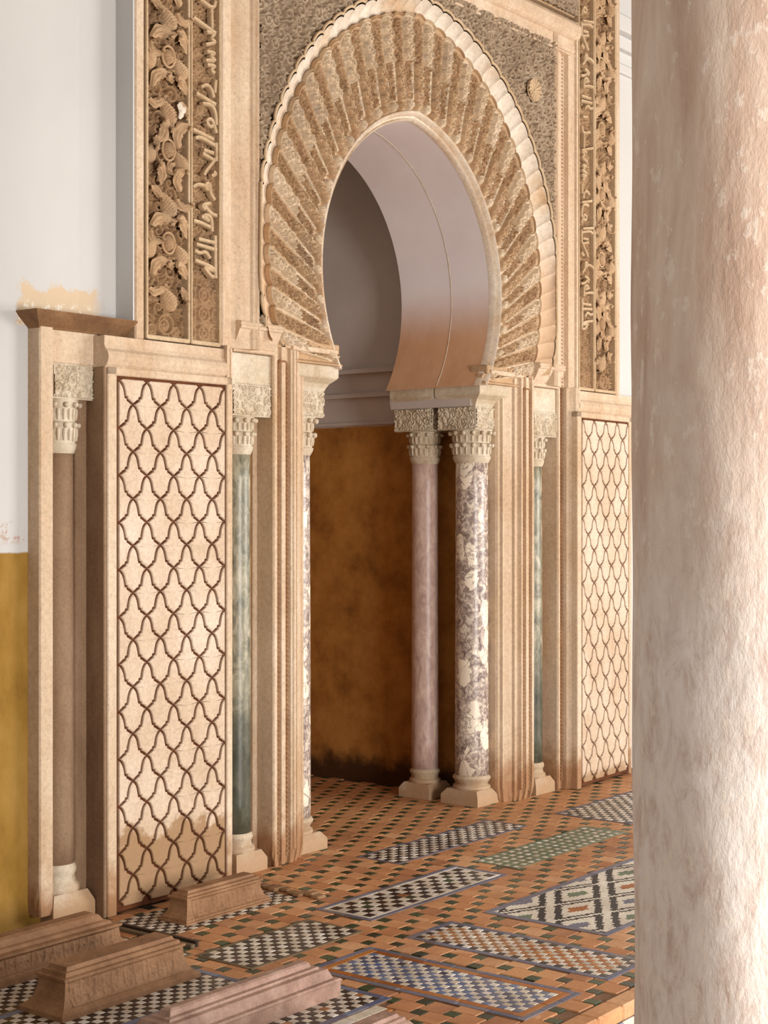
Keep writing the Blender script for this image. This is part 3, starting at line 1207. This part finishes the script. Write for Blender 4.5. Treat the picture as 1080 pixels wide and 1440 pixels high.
# ------------------------------------------------------------------ spandrels
for sg in (-1, 1):
    u0, u1, z0, z1 = 0.0, 1.228, 2.42, 4.23
    f = Field(u1 - u0, z1 - z0, .0045)
    f.arabesque(.058, 40 + sg)
    X, Z = np.meshgrid(f.x + u0, f.y + z0)
    c, R, zc = SCAL_OUT
    inside = np.hypot(X + c, Z - zc) < R + .010
    keep = ~inside
    t = thing('spandrel', {-1: 'grey carved arabesque spandrel above left shoulder of the arch', 1: 'grey carved arabesque spandrel with a shell rosette, right shoulder of the arch'}[sg], 'carving',
              (XC + sg * .9, YU, 3.6))
    Pm = np.stack([XC + sg * X, YU + .030 - .044 * f.h, Z], -1)
    MB().grid(Pm, mask=keep).obj('arabesque_relief', M['spandrel'], t, True)
    if sg > 0:
        rs = MB()
        cx_, cz_ = XC + .975, 3.905
        for k in range(14):
            a = 2 * pi * k / 14
            rows = []
            for s in np.linspace(.06, 1, 7):
                wv_ = .20 * s * sin(min(1, s) * pi * .62) ** .5
                row = []
                for q in np.linspace(-1, 1, 5):
                    aa = a + q * .20
                    rr = .062 * s * (1 - .06 * q * q)
                    row.append((cx_ + rr * cos(aa), YU - .018 - .010 * (1 - q * q) * s - .004, cz_ + rr * sin(aa)))
                rows.append(row)
            rs.grid(np.array(rows))
        rs.lathe([(.063, 0), (.06, .004), (.01, .005)], 0, 0, 14)
        # lay the lathe disc onto the wall
        nv = 14 * 3
        for q in range(len(rs.v) - nv, len(rs.v)):
            x_, y_, z_ = rs.v[q]
            rs.v[q] = (cx_ + x_, YU - .014 - z_, cz_ + y_)
        rs.obj('rosette', M['lettering'], t, True, 'pale shell rosette')
    # solid ground behind it
    poly = [(XC + sg * 1.228, 2.42), (XC + sg * 1.228, 4.23), (XC, 4.23)]
    arc_ = []
    for p in np.linspace(pi / 2, PHI0, 40):
        x, z = arch_pt(p, SCAL_OUT, .012)
        if abs(x - XC) < 1.228 and z > 2.42:
            arc_.append((XC + sg * abs(x - XC), z))
    MB().prism(poly + arc_, 'y', YU + .032, YN).obj('ground', M['spandrel'], t)

# ------------------------------------------------------------------ carved upright bands
def smooth_line(pts, it=2):
    P = [np.array(p, float) for p in pts]
    for _ in range(it if len(P) > 2 else 0):
        Q = [P[0]]
        for a, b in zip(P[:-1], P[1:]):
            Q += [a * .75 + b * .25, a * .25 + b * .75]
        P = Q + [P[-1]]
    return P


def ribbon(mb, pts, w, y, h):
    """flat-topped raised stroke on the wall, pts in (x,z)"""
    P = [np.array(p, float) for p in pts]
    n = len(P)
    L, R_ = [], []
    for i in range(n):
        a = P[i] - P[max(i - 1, 0)]
        b = P[min(i + 1, n - 1)] - P[i]
        a = a / (np.linalg.norm(a) + 1e-9) if i > 0 else b / (np.linalg.norm(b) + 1e-9)
        b = b / (np.linalg.norm(b) + 1e-9) if i < n - 1 else a
        t_ = a + b
        t_ /= np.linalg.norm(t_) + 1e-9
        nn = np.array([-t_[1], t_[0]])
        k = min(1.5, 1 / max(.5, abs(nn @ np.array([-a[1], a[0]]))))
        L.append(P[i] + nn * w * k)
        R_.append(P[i] - nn * w * k)
    rows = []
    for l, r, c in zip(L, R_, P):
        l2, r2 = c + (l - c) * .72, c + (r - c) * .72
        rows.append([(l[0], y, l[1]), (l[0], y - h * .75, l[1]), (l2[0], y - h, l2[1]), (c[0], y - h * .86, c[1]), (r2[0], y - h, r2[1]), (r[0], y - h * .75, r[1]), (r[0], y, r[1])])
    A = np.array(rows)
    mb.grid(A)
    for e in (0, -1):
        q = A[e]
        b0 = mb.k
        mb.v.extend(map(tuple, q.tolist()))
        mb.k += 7
        mb.f.append(tuple(range(b0, b0 + 7)))


# strokes of the inscription, across (0 = outer edge, 1 = baseline edge) and up in metres from the foot of the band
INS = [
    [(.07, .337), (.84, .318), (.86, .275)], [(.12, .405), (.90, .395)], [(.20, .428), (.86, .425)], [(.02, .500), (.25, .500), (.66, .487)], [(.84, .455), (.85, .275)],
    [(.42, .315), (.70, .277), (.86, .284)], [(.42, .315), (.78, .306)], [(.06, .378), (.25, .368), (.46, .383), (.64, .355)], [(.32, .526), (.65, .508), (.36, .535), (.70, .535), (.72, .470)],
    [(.42, .573), (.68, .545), (.90, .541)], [(.46, .556), (.32, .574), (.65, .588)],
    [(.82, .605), (.66, .628), (.62, .655)], [(.62, .650), (.50, .640), (.46, .665), (.62, .672), (.66, .640)], [(.0, .640), (.20, .660), (.63, .652)],
    [(.78, .725), (.88, .715), (.70, .705)], [(.88, .785), (.70, .755), (.46, .715), (.42, .700)], [(.36, .790), (.82, .772)], [(.40, .806), (.78, .802)], [(.88, .772), (.88, .850)],
    [(.08, .845), (.24, .858), (.86, .836)], [(.0, .880), (.78, .860)], [(.52, .925), (.64, .908), (.80, .922), (.70, .946), (.54, .938), (.52, .925)], [(.80, .922), (.88, .890)],
    [(.36, 1.00), (.70, 1.005), (.86, .978), (.88, .925)], [(.12, 1.035), (.86, 1.010)], [(.30, 1.065), (.52, 1.086), (.70, 1.070), (.78, 1.037)], [(.86, 1.115), (.82, 1.060)],
    [(.54, 1.168), (.86, 1.174), (.66, 1.152), (.82, 1.141)], [(.52, 1.223), (.86, 1.229), (.62, 1.207), (.88, 1.196), (.48, 1.185)], [(.52, 1.306), (.86, 1.312), (.66, 1.284), (.88, 1.273), (.48, 1.251)],
    [(.02, 1.346), (.86, 1.312)], [(.70, 1.410), (.72, 1.328)], [(.26, 1.432), (.78, 1.410), (.86, 1.45)]]


def curled_leaf():
    """a lobed acanthus leaf that bends sideways and curls out of the wall at its tip"""
    nu, nv = 34, 13
    P = np.zeros((nu, nv, 3))
    bend = 2.5
    for i, u in enumerate(np.linspace(0, 1, nu)):
        a = bend * (u - .25)
        R_ = .046 * (1 - .30 * u)
        ax, az = -R_ * cos(a) + .022, R_ * sin(a) * 1.15
        nx_, nz_ = -cos(a), sin(a)
        w = .024 * sin(pi * min(1, .06 + u * .93)) ** .55 * (1 + .13 * cos(u * 3 * 2 * pi)) + .001
        for j, v in enumerate(np.linspace(-1, 1, nv)):
            lift = .012 + .022 * u * u
            h = lift + .013 * (1 - v * v) - .006 * math.exp(-(v / .22) ** 2) + .003 * cos(v * 3 * pi + u * 9)
            P[i, j] = (ax + nx_ * w * v, -h, az + nz_ * w * v)
    m = MB().grid(P)
    m.tube([(P[-1, 6][0], P[-1, 6][1] - .004, P[-1, 6][2]), (P[-1, 6][0] - .008, P[-1, 6][1] - .010, P[-1, 6][2] - .004), (P[-1, 6][0] - .014, P[-1, 6][1] - .006, P[-1, 6][2] - .012)], [.004, .009, .004], 7)
    return m.mesh('curled_leaf', M['carved'], True)


def palmette(L=.115, Wd=.085, H=.030, scales=True):
    nu, nv = 30, 19
    P = np.zeros((nu, nv, 3))
    for i, u in enumerate(np.linspace(0, 1, nu)):
        w = .5 * sin(pi * min(1, u * .96 + .02) ** .62) * Wd + .001
        for j, v in enumerate(np.linspace(-1, 1, nv)):
            h = H * sqrt(max(0, 1 - v * v)) * (.45 + .55 * sin(pi * u ** .7))
            rib = .16 * cos((u * 9 + abs(v) * 1.3) * 2 * pi) if scales else .2 * cos(v * 5 * pi)
            P[i, j] = (w * v, -h * (1 + rib), (u - .5) * L)
    return MB().grid(P).mesh('scaly_palmette', M['carved'], True)


def shell(R_=.034):
    P = np.zeros((12, 41, 3))
    for i, s in enumerate(np.linspace(0, 1, 12)):
        for j in range(41):
            a = 2 * pi * j / 40
            h = .026 * sqrt(max(0, 1 - s * s)) * (1 + .28 * cos(9 * a) * s) + .002
            P[i, j] = (R_ * .82 * s * cos(a), -h, R_ * s * sin(a) - .006 * (1 - s))
    m = MB().grid(P)
    m.tube([(R_ * 1.05 * cos(a), -.010, R_ * 1.28 * sin(a)) for a in np.linspace(0, 2 * pi, 25)], .0055, 7, False)
    return m.mesh('shell_boss', M['carved'], True)


ME = dict(curl=curled_leaf(), palm=palmette(), shell=shell())


def upright_band(sg, label_f, label_i, seed, ztop):
    z0 = 2.305
    H = ztop - z0
    # floral band
    a0, a1 = sorted((XC + sg * 1.668, XC + sg * 1.905))
    t = thing('floral_band', label_f, 'carving', ((a0 + a1) / 2, YU, z0), 'floral bands')
    Wd = a1 - a0
    f = Field(Wd, H, .0042)
    r = np.random.default_rng(seed)
    PER = .383
    k = 0
    z = .165
    items = []
    while z < H + PER:
        for a, dz, kind, rot, sc in ((.56, 0, 'palm', -.6, 1.0), (.30, .112, 'curl', .3, 1), (.84, .104, 'curl', -.5, 1.0), (.98, .19, 'palm', -.7, .85), (.08, .20, 'palm', .5, .85), (.57, .226, 'shell', 0, 1.0),
                                     (.86, .285, 'curl', -.2, 1.15), (.33, .292, 'curl', .8, 1.1),
                                     (.20, .035, 'curl', 1.9, .8), (.88, .020, 'curl', 2.4, .8), (.52, .335, 'curl', 2.6, .75), (.62, .150, 'curl', -2.0, .7), (.20, .245, 'curl', 2.9, .7)):
            items.append((a if sg < 0 else 1 - a, z + dz - (.0 if True else 0), kind, rot * (-sg), sc))
        z += PER
        k += 1
    # scroll ground
    yy = 0.02
    while yy < H:
        for a in (.08, .36, .64, .92):
            f.spiral(Wd * a + r.normal() * .008, yy + r.normal() * .008, r.uniform(.026, .036), r.uniform(0, 6), r.choice([-1, 1]), r.uniform(.5, .9), 1.5)
            f.leaf(Wd * (a + .13) + r.normal() * .01, yy + .02 + r.normal() * .01, .06, .026, r.uniform(0, 6), r.uniform(.5, .9), 3)
        yy += .052
    f.ring(Wd * .5, .055, .040, .010, .95)
    f.ring(Wd * .5, .055, .022, .007, .8)
    f.spiral(Wd * .5, .055, .02, 0, 1, .8, 1.3)
    f.ring(Wd * .22, .03, .02, .008, .7)
    f.ring(Wd * .78, .03, .02, .008, .7)
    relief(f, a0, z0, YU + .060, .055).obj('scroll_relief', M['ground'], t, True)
    b = MB()
    for x_ in (a0, a1):
        b.box(x_ - .006, x_ + .006, YU - .006, YU + .07, z0 - .012, ztop, .003)
    b.box(a0, a1, YU - .006, YU + .07, z0 - .014, z0 + .004, .003)
    b.obj('border', M['lettering'], t)
    nm = dict(palm='scaly_palmette', curl='curled_leaf', shell='shell_boss')
    for a, z, kind, rot, sc in items:
        if z > H - .05 or z < .03:
            continue
        x = a0 + Wd * min(max(a, .14), .86)
        link(nm[kind], ME[kind], t, None, None, (x, YU + .026, z0 + z), (0, rot, 0), (sc if (len(t.children) % 2) else (-sc if kind == 'curl' else sc), 1.15, sc))
    if sg < 0:
        pp = MB()
        P = np.zeros((7, 15, 3))
        for i, s in enumerate(np.linspace(0, 1, 7)):
            for j in range(15):
                a = 2 * pi * j / 14
                rr = s * (.022 + .006 * sin(3 * a + 1) + .004 * sin(5 * a))
                P[i, j] = (a0 + Wd * .76 + rr * cos(a), YU - .016 - .008 * (1 - s * s), 3.245 + 1.5 * rr * sin(a))
        pp.grid(P).obj('plaster_patch', M['scallop'], t, True, 'white plaster patch')
    # inscription band
    b0, b1 = sorted((XC + sg * 1.484, XC + sg * 1.652))
    Wd = b1 - b0
    t = thing('inscription_band', label_i, 'carving', ((b0 + b1) / 2, YU, z0 - .01), 'inscription bands')
    f = Field(Wd, H, .0042)
    f.arabesque(.042, seed + 9, .9)
    low = f.y < .235
    f2 = Field(Wd, H, .0042)
    yy = .03
    f2.arabesque(.030, seed + 19, .6)
    for zz_ in (.03, .11, .19):
        f2.ring(Wd * .5, zz_ + .01, .030, .007, .9)
        f2.ring(Wd * .5, zz_ + .01, .012, .006, .9)
        for a in (.06, .94):
            f2.ring(Wd * a, zz_ + .01, .026, .006, .85)
        f2.stroke([(0, zz_ + .05), (Wd, zz_ + .05)], .005, .85)
    f.h = np.where(low[:, None], .35 + f2.h * .6, f.h * .75)
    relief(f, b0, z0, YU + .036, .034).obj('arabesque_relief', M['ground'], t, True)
    b = MB()
    for x_ in (b0, b1):
        b.box(x_ - .005, x_ + .005, YU - .006, YU + .05, z0 - .012, ztop, .003)
    b.box(b0, b1, YU - .006, YU + .05, z0 - .014, z0 + .004, .003)
    b.obj('border', M['lettering'], t)
    le = MB()
    sh = 0.0 if sg < 0 else .06
    for rep in (0, 1):
        for st in (INS if rep == 0 else INS):
            pts_ = []
            for a, z in st:
                aa = a if sg < 0 else 1 - a
                zz_ = z + rep * 1.20 + sh
                pts_.append((b0 + .006 + (Wd - .012) * aa, z0 + zz_))
            zc_ = max(p[1] for p in pts_)
            if zc_ < ztop - .24 and (rep == 0 or min(p[1] for p in st) > .28):
                ribbon(le, smooth_line(pts_), .0082, YU + .014, .024)
    le.obj('lettering', M['lettering'], t)
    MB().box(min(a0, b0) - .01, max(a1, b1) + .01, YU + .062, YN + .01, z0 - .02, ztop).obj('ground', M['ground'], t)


upright_band(-1, 'carved floral band of palmettes and shells beside the white wall at upper left', 'carved inscription band with tall letters, upper left beside the floral band', 61, 4.30)
upright_band(1, 'carved floral band with deep curled leaves, upper right beside the big pillar', 'carved inscription band, upper right between the frame and the floral band', 73, 4.76)
# band of carving above the frame, seen at the top right corner
t = thing('carved_band', 'carved arabesque band over the arch frame at the top right edge', 'carving', (XC + .9, YU, 4.44))
f = Field(1.72, .30, .0045).arabesque(.05, 81)
relief(f, XC - .24, 4.44, YU + .02, .03).obj('arabesque_relief', M['spandrel'], t, True)
MB().box(XC - .25, XC + 1.478, YU + .021, YN, 4.432, 4.75).obj('ground', M['carved'], t)

# ------------------------------------------------------------------ pillar in the foreground
pc = (2.975, 1.372)
t = thing('pillar', 'massive weathered pale marble pillar in the right foreground', 'pillar', (pc[0], pc[1], -.26))
t['kind'] = 'thing'
rows = []
nz_, na = 160, 72
r_ = np.random.default_rng(3)
ph1, ph2 = r_.uniform(0, 6, 6), r_.uniform(0, 6, 6)
for z in np.linspace(-.12, 3.2, nz_):
    row = []
    for k in range(na + 1):
        a = 2 * pi * k / na
        w = sum(.0009 * sin((i + 2) * a + ph1[i] + (2 + i * 1.3) * z) for i in range(6))
        rr = .2275 + .0022 * (z - 1.6) - .004 * (1 - min(1, abs(z - 1.85) / .15)) * .6 + w
        row.append((pc[0] + rr * cos(a), pc[1] + rr * sin(a), z))
    rows.append(row)
MB().grid(np.array(rows)).obj('shaft', M['pillar'], t, True)
MB().lathe([(.30, -.26), (.30, -.20), (.29, -.19), (.27, -.18), (.275, -.15), (.25, -.12), (.23, -.11)], pc[0], pc[1], 40).obj('base', M['block'], t, True)

# ------------------------------------------------------------------ tombs


def tomb(label, x0, x1, y0, y1, levels, mat, relief_z=None, seed=1, cap_from=None, endleft=True):
    """levels: (z, inset) stack; parts: plinth/body and cap; a carved strip follows the front face"""
    t = thing('tomb', label, 'tomb', ((x0 + x1) / 2, (y0 + y1) / 2, 0), 'marble tombs on the floor')
    ex = 1.15
    ins = lambda i: (x0 + i * ex, x1 - i * ex, y0 + i, y1 - i)
    k = cap_from or len(levels)
    m = MB().loft([ins(i) + (z,) for z, i in levels[:k]])
    m.obj('body', mat, t)
    if cap_from:
        MB().loft([ins(i) + (z,) for z, i in levels[k - 1:]]).obj('cap', mat, t)
    if relief_z:
        za, zb_ = relief_z
        zl, il = zip(*levels[:k])
        H = zb_ - za
        L = (x1 - x0) - 2 * .06
        f = Field(L, H, .0032)
        f.arabesque(.030, seed, .55)
        r = np.random.default_rng(seed)
        xx = .02
        while xx < L - .02:                                # tall carved letters
            f.stroke([(xx, H * .12), (xx + r.uniform(-.004, .008), H * r.uniform(.7, .95))], .0055, 1)
            if r.random() < .6:
                f.stroke([(xx, H * .15), (xx + .02, H * .1), (xx + .03, H * .35)], .0055, 1)
            if r.random() < .4:
                f.ring(xx + .018, H * .45, .008, .005, 1)
            xx += r.uniform(.026, .045)
        f.h[[0, -1]] = 1
        X, Z = np.meshgrid(f.x + x0 + .06, f.y + za)
        Yf = y0 + np.interp(Z, zl, il) - .004 * f.h - .0005
        MB().grid(np.stack([X, Yf, Z], -1)).obj('carved_inscription', mat, t, True)
    return t


tomb('small carved tan tomb on checkered tiles against the wide lattice panel', 4.245, 4.735, 4.255, 4.41,
     [(0, 0), (.008, 0), (.010, .006), (.018, .006), (.020, .010), (.035, .022), (.060, .030), (.088, .031), (.088, .024), (.096, .024), (.098, .034), (.106, .036), (.108, .048), (.118, .052)], M['tomb'], (.022, .085), 5, 8)
tomb('long carved tan tomb cut by the left edge, below the ochre wall', 2.85, 3.905, 4.185, 4.42,
     [(0, 0), (.022, 0), (.026, .012), (.034, .016), (.050, .030), (.085, .034), (.092, .026), (.100, .026), (.102, .050), (.112, .056), (.116, .070), (.135, .082), (.142, .095)], M['tomb'], (.036, .086), 15, 6)
tomb('brown carved tomb with widely flared foot, in front of the long carved tomb', 3.205, 3.815, 3.755, 3.965,
     [(0, 0), (.018, 0), (.022, .004), (.032, .018), (.050, .030), (.080, .038), (.112, .040), (.112, .034), (.120, .034), (.122, .046), (.134, .048), (.136, .060), (.148, .064)], M['tomb'], (.034, .108), 25, 7)
tomb('plain pinkish tomb with stepped mouldings in the bottom centre', 3.16, 3.955, 3.245, 3.43,
     [(0, .004), (.048, .002), (.054, 0), (.060, .004), (.061, .020), (.068, .022), (.092, .032), (.094, .050), (.101, .052), (.102, .068), (.116, .072), (.121, .080)], M['tomb_pink'], None, 1, 8)
tomb('tip of a pale pink tomb cut off by the bottom edge', 3.05, 3.735, 2.76, 2.905,
     [(0, .0), (.045, .002), (.052, 0), (.060, .010), (.075, .022), (.080, .030), (.088, .032), (.090, .042), (.100, .048)], M['tomb_pink'], None, 1, 6)

# ------------------------------------------------------------------ floor tiles
CAMF = np.array([cos(YAW), sin(YAW)])
CAMR = np.array([sin(YAW), -cos(YAW)])


def in_view(x, y, m=40, right=1500):
    f = x * CAMF[0] + y * CAMF[1]
    px = 540 + F * (x * CAMR[0] + y * CAMR[1]) / f
    py = 717 + F * 1.6 / f
    return -m < px < right and py < 1440 + m


TOMBS = [(4.245, 4.735, 4.255, 4.41), (2.85, 3.905, 4.185, 4.42), (3.205, 3.815, 3.755, 3.965), (3.16, 3.955, 3.245, 3.43), (3.05, 3.735, 2.76, 2.905)]


def under_tomb(x, y, g=.02):
    return any(a + g < x < b - g and c + g < y < d - g for a, b, c, d in TOMBS)


tile_cache = {}


def tile_mesh(w, d, mat, name='tile', h=.008, b=.0018):
    k = (round(w, 4), round(d, 4), mat, name)
    if k not in tile_cache:
        tile_cache[k] = MB().box(-w / 2, w / 2, -d / 2, d / 2, -h, 0, b).mesh(name, M[mat], False)
    return tile_cache[k]


def mosaic(label, x0, x1, y0, y1, pitch, colour, borders=(), z=.002, limit=300, rot45=False, skip=None, bed='grout', gx=None):
    """borders: list of (width, material) from the field outwards, built as strips of tiles"""
    t = thing('mosaic_panel', label, 'mosaic', ((x0 + x1) / 2, (y0 + y1) / 2, 0), 'mosaic panels in the floor')
    bw = sum(w for w, _ in borders)
    MB().box(x0 - bw, x1 + bw, y0 - bw, y1 + bw, -.006, z - .0015).obj('bed', M[bed], t)
    a0, a1, c0, c1 = x0, x1, y0, y1
    for w, mt in borders:
        m = MB()
        for horiz in (0, 1):
            for side in (0, 1):
                L0, L1 = (a0 - w, a1 + w) if horiz else (c0, c1)
                n = max(1, int((L1 - L0) / .11))
                for i in range(n):
                    s0, s1 = L0 + (L1 - L0) * i / n + .0008, L0 + (L1 - L0) * (i + 1) / n - .0008
                    if horiz:
                        y_ = (c0 - w, c0) if side == 0 else (c1, c1 + w)
                        q = (s0, s1, y_[0] + .0006, y_[1] - .0006)
                    else:
                        x_ = (a0 - w, a0) if side == 0 else (a1, a1 + w)
                        q = (x_[0] + .0006, x_[1] - .0006, s0, s1)
                    cx, cy = (q[0] + q[1]) / 2, (q[2] + q[3]) / 2
                    if under_tomb(cx, cy) or not in_view(cx, cy, 120):
                        continue
                    me = tile_mesh(q[1] - q[0], q[3] - q[2], mt, 'border_tile')
                    link('border_tile', me, t, None, None, (cx, cy, z + random.uniform(-.0006, .0006)))
        a0, a1, c0, c1 = a0 - w, a1 + w, c0 - w, c1 + w
    px_, py_ = pitch if isinstance(pitch, tuple) else (pitch, pitch)
    nx, ny = max(1, round((x1 - x0) / px_)), max(1, round((y1 - y0) / py_))
    px_, py_ = (x1 - x0) / nx, (y1 - y0) / ny
    cells = []
    for i in range(nx):
        for j in range(ny):
            cx, cy = x0 + (i + .5) * px_, y0 + (j + .5) * py_
            if under_tomb(cx, cy) or not in_view(cx, cy):
                continue
            mt = colour(i, j, nx, ny, cx, cy)
            if mt:
                cells.append((cx * CAMF[0] + cy * CAMF[1] + (0 if in_view(cx, cy, 10, 900) else 50), cx, cy, mt))
    cells.sort()
    rest = {}
    for q, (_, cx, cy, mt) in enumerate(cells):
        if q < limit:
            link('tile', tile_mesh(px_ - .0016, py_ - .0016, mt), t, None, None, (cx, cy, z + random.uniform(-.0007, .0007)))
        else:
            rest.setdefault(mt, []).append((cx, cy))
    for mt, cs in rest.items():
        m = MB()
        for cx, cy in cs:
            m.box(cx - px_ / 2 + .0008, cx + px_ / 2 - .0008, cy - py_ / 2 + .0008, cy + py_ / 2 - .0008, z - .008, z, .0012)
        m.obj('small_tiles', M[mt], t, False, None, 'stuff')
    return t


rt = random.Random(5)
chk = lambda a, b: (lambda i, j, nx, ny, x, y: a if (i + j) % 2 else b)


def blue_f(i, j, nx, ny, x, y):
    return 'white' if (i + j) % 2 else 'blue'


def brown_f(i, j, nx, ny, x, y):
    if (i + j) % 2:
        return 'white'
    return 'black' if i in (0, nx - 1) or j in (0, ny - 1) else ('brown_tile' if j > ny * .5 else 'ochre_tile')


def diamond_f(i, j, nx, ny, x, y):
    k = (i + j) % 2
    if i in (0, nx - 1) or j in (0, ny - 1):
        return 'white' if k else 'black'
    if k == 0:
        return 'black' if ((i - j) // 2) % 3 else ('green' if (i // 2) % 2 else 'black')
    return 'white' if (i % 4) in (1, 2) or (j % 2) else ('brown_tile' if (i // 2 + j) % 5 == 0 else 'white')


def green_f(i, j, nx, ny, x, y):
    return 'white' if (i % 2 == 0 and j % 2 == 0) else 'celadon'


def zig_f(i, j, nx, ny, x, y):
    x += .006 * (j % 2)
    a = (x / 2.36 + y - 5.597) % .217
    b = (x / 1.63 - y + .0226) % .262
    a, b = min(a, .217 - a), min(b, .262 - b)
    if b < .021:
        return 'white'
    if b < .055 and a > .026:
        return 'black'
    if a < .009:
        return 'white'
    if a < .025:
        return 'black'
    if a > .078 and b > .085:
        k = int(round((x / 2.36 + y - 5.597) / .217 - .5)) + 2 * int(round((x / 1.63 - y + .0226) / .262 - .5))
        return ('celadon', 'slate', 'ochre_tile')[k % 3]
    return 'white'


mosaic('blue and white checkered floor panel with an amber border, bottom centre', 4.167, 4.407, 2.69, 3.472, .030, blue_f, [(.030, 'ochre_tile'), (.026, 'slate')])
mosaic('brown and white checkered floor panel near the pillar with black edge tiles', 4.665, 4.905, 2.662, 3.474, .030, brown_f, [(.028, 'slate')])
mosaic('floor panel of dark diamonds in a white line frame, middle of the floor', 4.785, 5.675, 3.785, 3.995, (.047, .042), diamond_f, [(.016, 'white'), (.024, 'slate')])
mosaic('black and white checkered floor panel directly in front of the archway', 5.60, 6.64, 4.265, 4.475, (.040, .030), chk('white', 'black'), [(.018, 'border')])
mosaic('green floor panel dotted with small white tiles right of the centre', 5.85, 6.82, 3.79, 4.00, (.030, .024), green_f, [(.016, 'celadon')])
mosaic('black and white checkered floor panel at far right before the narrow lattice panel', 7.03, 7.95, 3.88, 4.29, (.040, .034), chk('white', 'black'), [(.02, 'border')])
mosaic('large interlaced black and white floor panel beside the pillar', 5.15, 6.40, 2.945, 3.445, (.016, .0085), zig_f, [(.032, 'slate')], limit=0)
mosaic('black and white checkered floor panel left of centre with a grey-green edge', 4.005, 4.598, 3.695, 3.940, .035, chk('white', 'black'), [(.018, 'worn')])
mosaic('checkered tile bed around the small tomb by the lattice panel', 4.13, 4.845, 4.21, 4.52, (.034, .026), chk('white', 'black'), [])
mosaic('checkered tile bed around the pinkish tomb', 3.14, 4.010, 3.128, 3.46, .030, lambda i, j, nx, ny, x, y: 'white' if (i + j) % 2 else ('brown_tile' if j == 2 and (i % 7 < 3) else 'black'), [(.028, 'blue')])
mosaic('checkered tile bed around the brown flared tomb', 3.0, 3.848, 3.61, 3.94, .030, chk('white', 'black'), [(.030, 'blue')])
mosaic('checkered tile bed around the long tomb at the left edge', 2.8, 3.985, 3.985, 4.44, .030, chk('white', 'black'), [(.014, 'worn')])
t = thing('tile_strip', 'row of white and amber tiles along the front of the bottom tomb bed', 'mosaic', (3.5, 3.06, 0))
for k in range(12):
    link('tile', tile_mesh(.078, .048, 'white'), t, None, None, (3.905 - k * .08, 3.070, .002))
    link('tile', tile_mesh(.078, .020, 'ochre_tile'), t, None, None, (3.905 - k * .08, 3.034, .002))

RECTS = [(4.11, 4.463, 2.634, 3.528), (4.637, 4.933, 2.634, 3.502), (4.745, 5.715, 3.745, 4.035), (5.582, 6.658, 4.247, 4.493), (5.834, 6.836, 3.774, 4.016), (7.01, 7.97, 3.86, 4.31), (5.118, 6.432, 2.913, 3.477),
         (3.987, 4.616, 3.677, 3.958), (4.13, 4.845, 4.21, 4.52), (3.11, 4.038, 3.02, 3.488), (2.97, 3.878, 3.58, 3.97), (2.78, 3.999, 3.971, 4.454)]
l_, s_ = .0955, .048
ox, oy = 5.129 - l_ - s_ / 2, 4.244 - s_ / 2
big_me = tile_mesh(l_ - .003, l_ - .003, 'terracotta', 'tile', .008, .0025)
sm_me = tile_mesh(s_ - .002, s_ - .002, 'green', 'small_tile', .008, .002)


def blocked(x, y, h):
    for a, b, c, d in RECTS:
        if a + h * .5 < x < b - h * .5 and c + h * .5 < y < d - h * .5:
            return True
    if y > 4.58 + h and not (XC - .87 < x < XC + .87 and y < 6.6):
        return not (XC - 1.45 < x < XC + 1.45 and y < 4.72)
    return under_tomb(x, y, h)


cand = {'b': [], 's': []}
for i in range(-40, 90):
    for j in range(-60, 60):
        bx, by = ox + i * l_ - j * s_, oy + i * s_ + j * l_
        for key, cx, cy, h in (('b', bx + l_ / 2, by + l_ / 2, l_ / 2), ('s', bx + l_ + s_ / 2, by + s_ / 2, s_ / 2)):
            if cy - h < 2.50 or not in_view(cx, cy, 60) or blocked(cx, cy, h):
                continue
            cand[key].append((cx * CAMF[0] + cy * CAMF[1] + (0 if in_view(cx, cy, 10, 900) else 50), cx, cy))
for key, me, nm in (('b', big_me, 'tile'), ('s', sm_me, 'small_tile')):
    cand[key].sort()
    rest = MB()
    for q, (dst, cx, cy) in enumerate(cand[key]):
        zt_ = random.uniform(-.0016, .0002)
        if q < 298:
            link(nm, me, floor, None, None, (cx, cy, zt_), (random.uniform(-.012, .012), random.uniform(-.012, .012), random.uniform(-.02, .02)))
        else:
            h = (l_ - .003) / 2 if key == 'b' else (s_ - .002) / 2
            rest.box(cx - h, cx + h, cy - h, cy + h, zt_ - .008, zt_, .002)
    rest.obj('floor_tiles', M['terracotta' if key == 'b' else 'green'], floor, False, None, 'stuff')
# terracotta edge course and tiled riser of the platform
k = 0
x = 3.0
while x < 9.4:
    MB().box(x + .0015, x + .158, 2.462, 2.535, -.05, .001, .006).obj('edge_tile', M['terracotta'], floor)
    for r_i in range(3):
        z1 = -.052 - r_i * .07
        mt = 'blue' if (k + r_i) % 2 else 'white'
        for q in range(2):
            mt2 = 'blue' if (k * 2 + q + r_i) % 2 else 'white'
            link('riser_tile', (lambda w: tile_cache.setdefault(('riser', mt2), MB().box(-.038, .038, -.006, .004, -.0335, .0335, .002).mesh('riser_tile', M[mt2])))(0), floor, None, None, (x + .04 + q * .0795, 2.468, z1 - .034))
    x += .159
    k += 1
# step beside the small tomb: slightly raised slab edge, its shadow put in as a black strip
MB().box(4.045, 4.068, 4.03, 4.46, -.004, .012, .003).obj('slot_edge', M['worn'], floor)
MB().box(4.070, 4.086, 4.03, 4.46, -.004, .022, .003).obj('step_shade_strip', M['black'], floor)
cw = MB()
for i in range(9):
    y_ = 4.12 + i * .045
    cw.box(4.865 + .015 * sin(i * 2.1), 4.925 + .012 * sin(i * 1.3), y_, y_ + .043, -.004, .012 + .004 * sin(i * 1.7), .006)
cw.obj('worn_curb', M['stepstone'], floor)
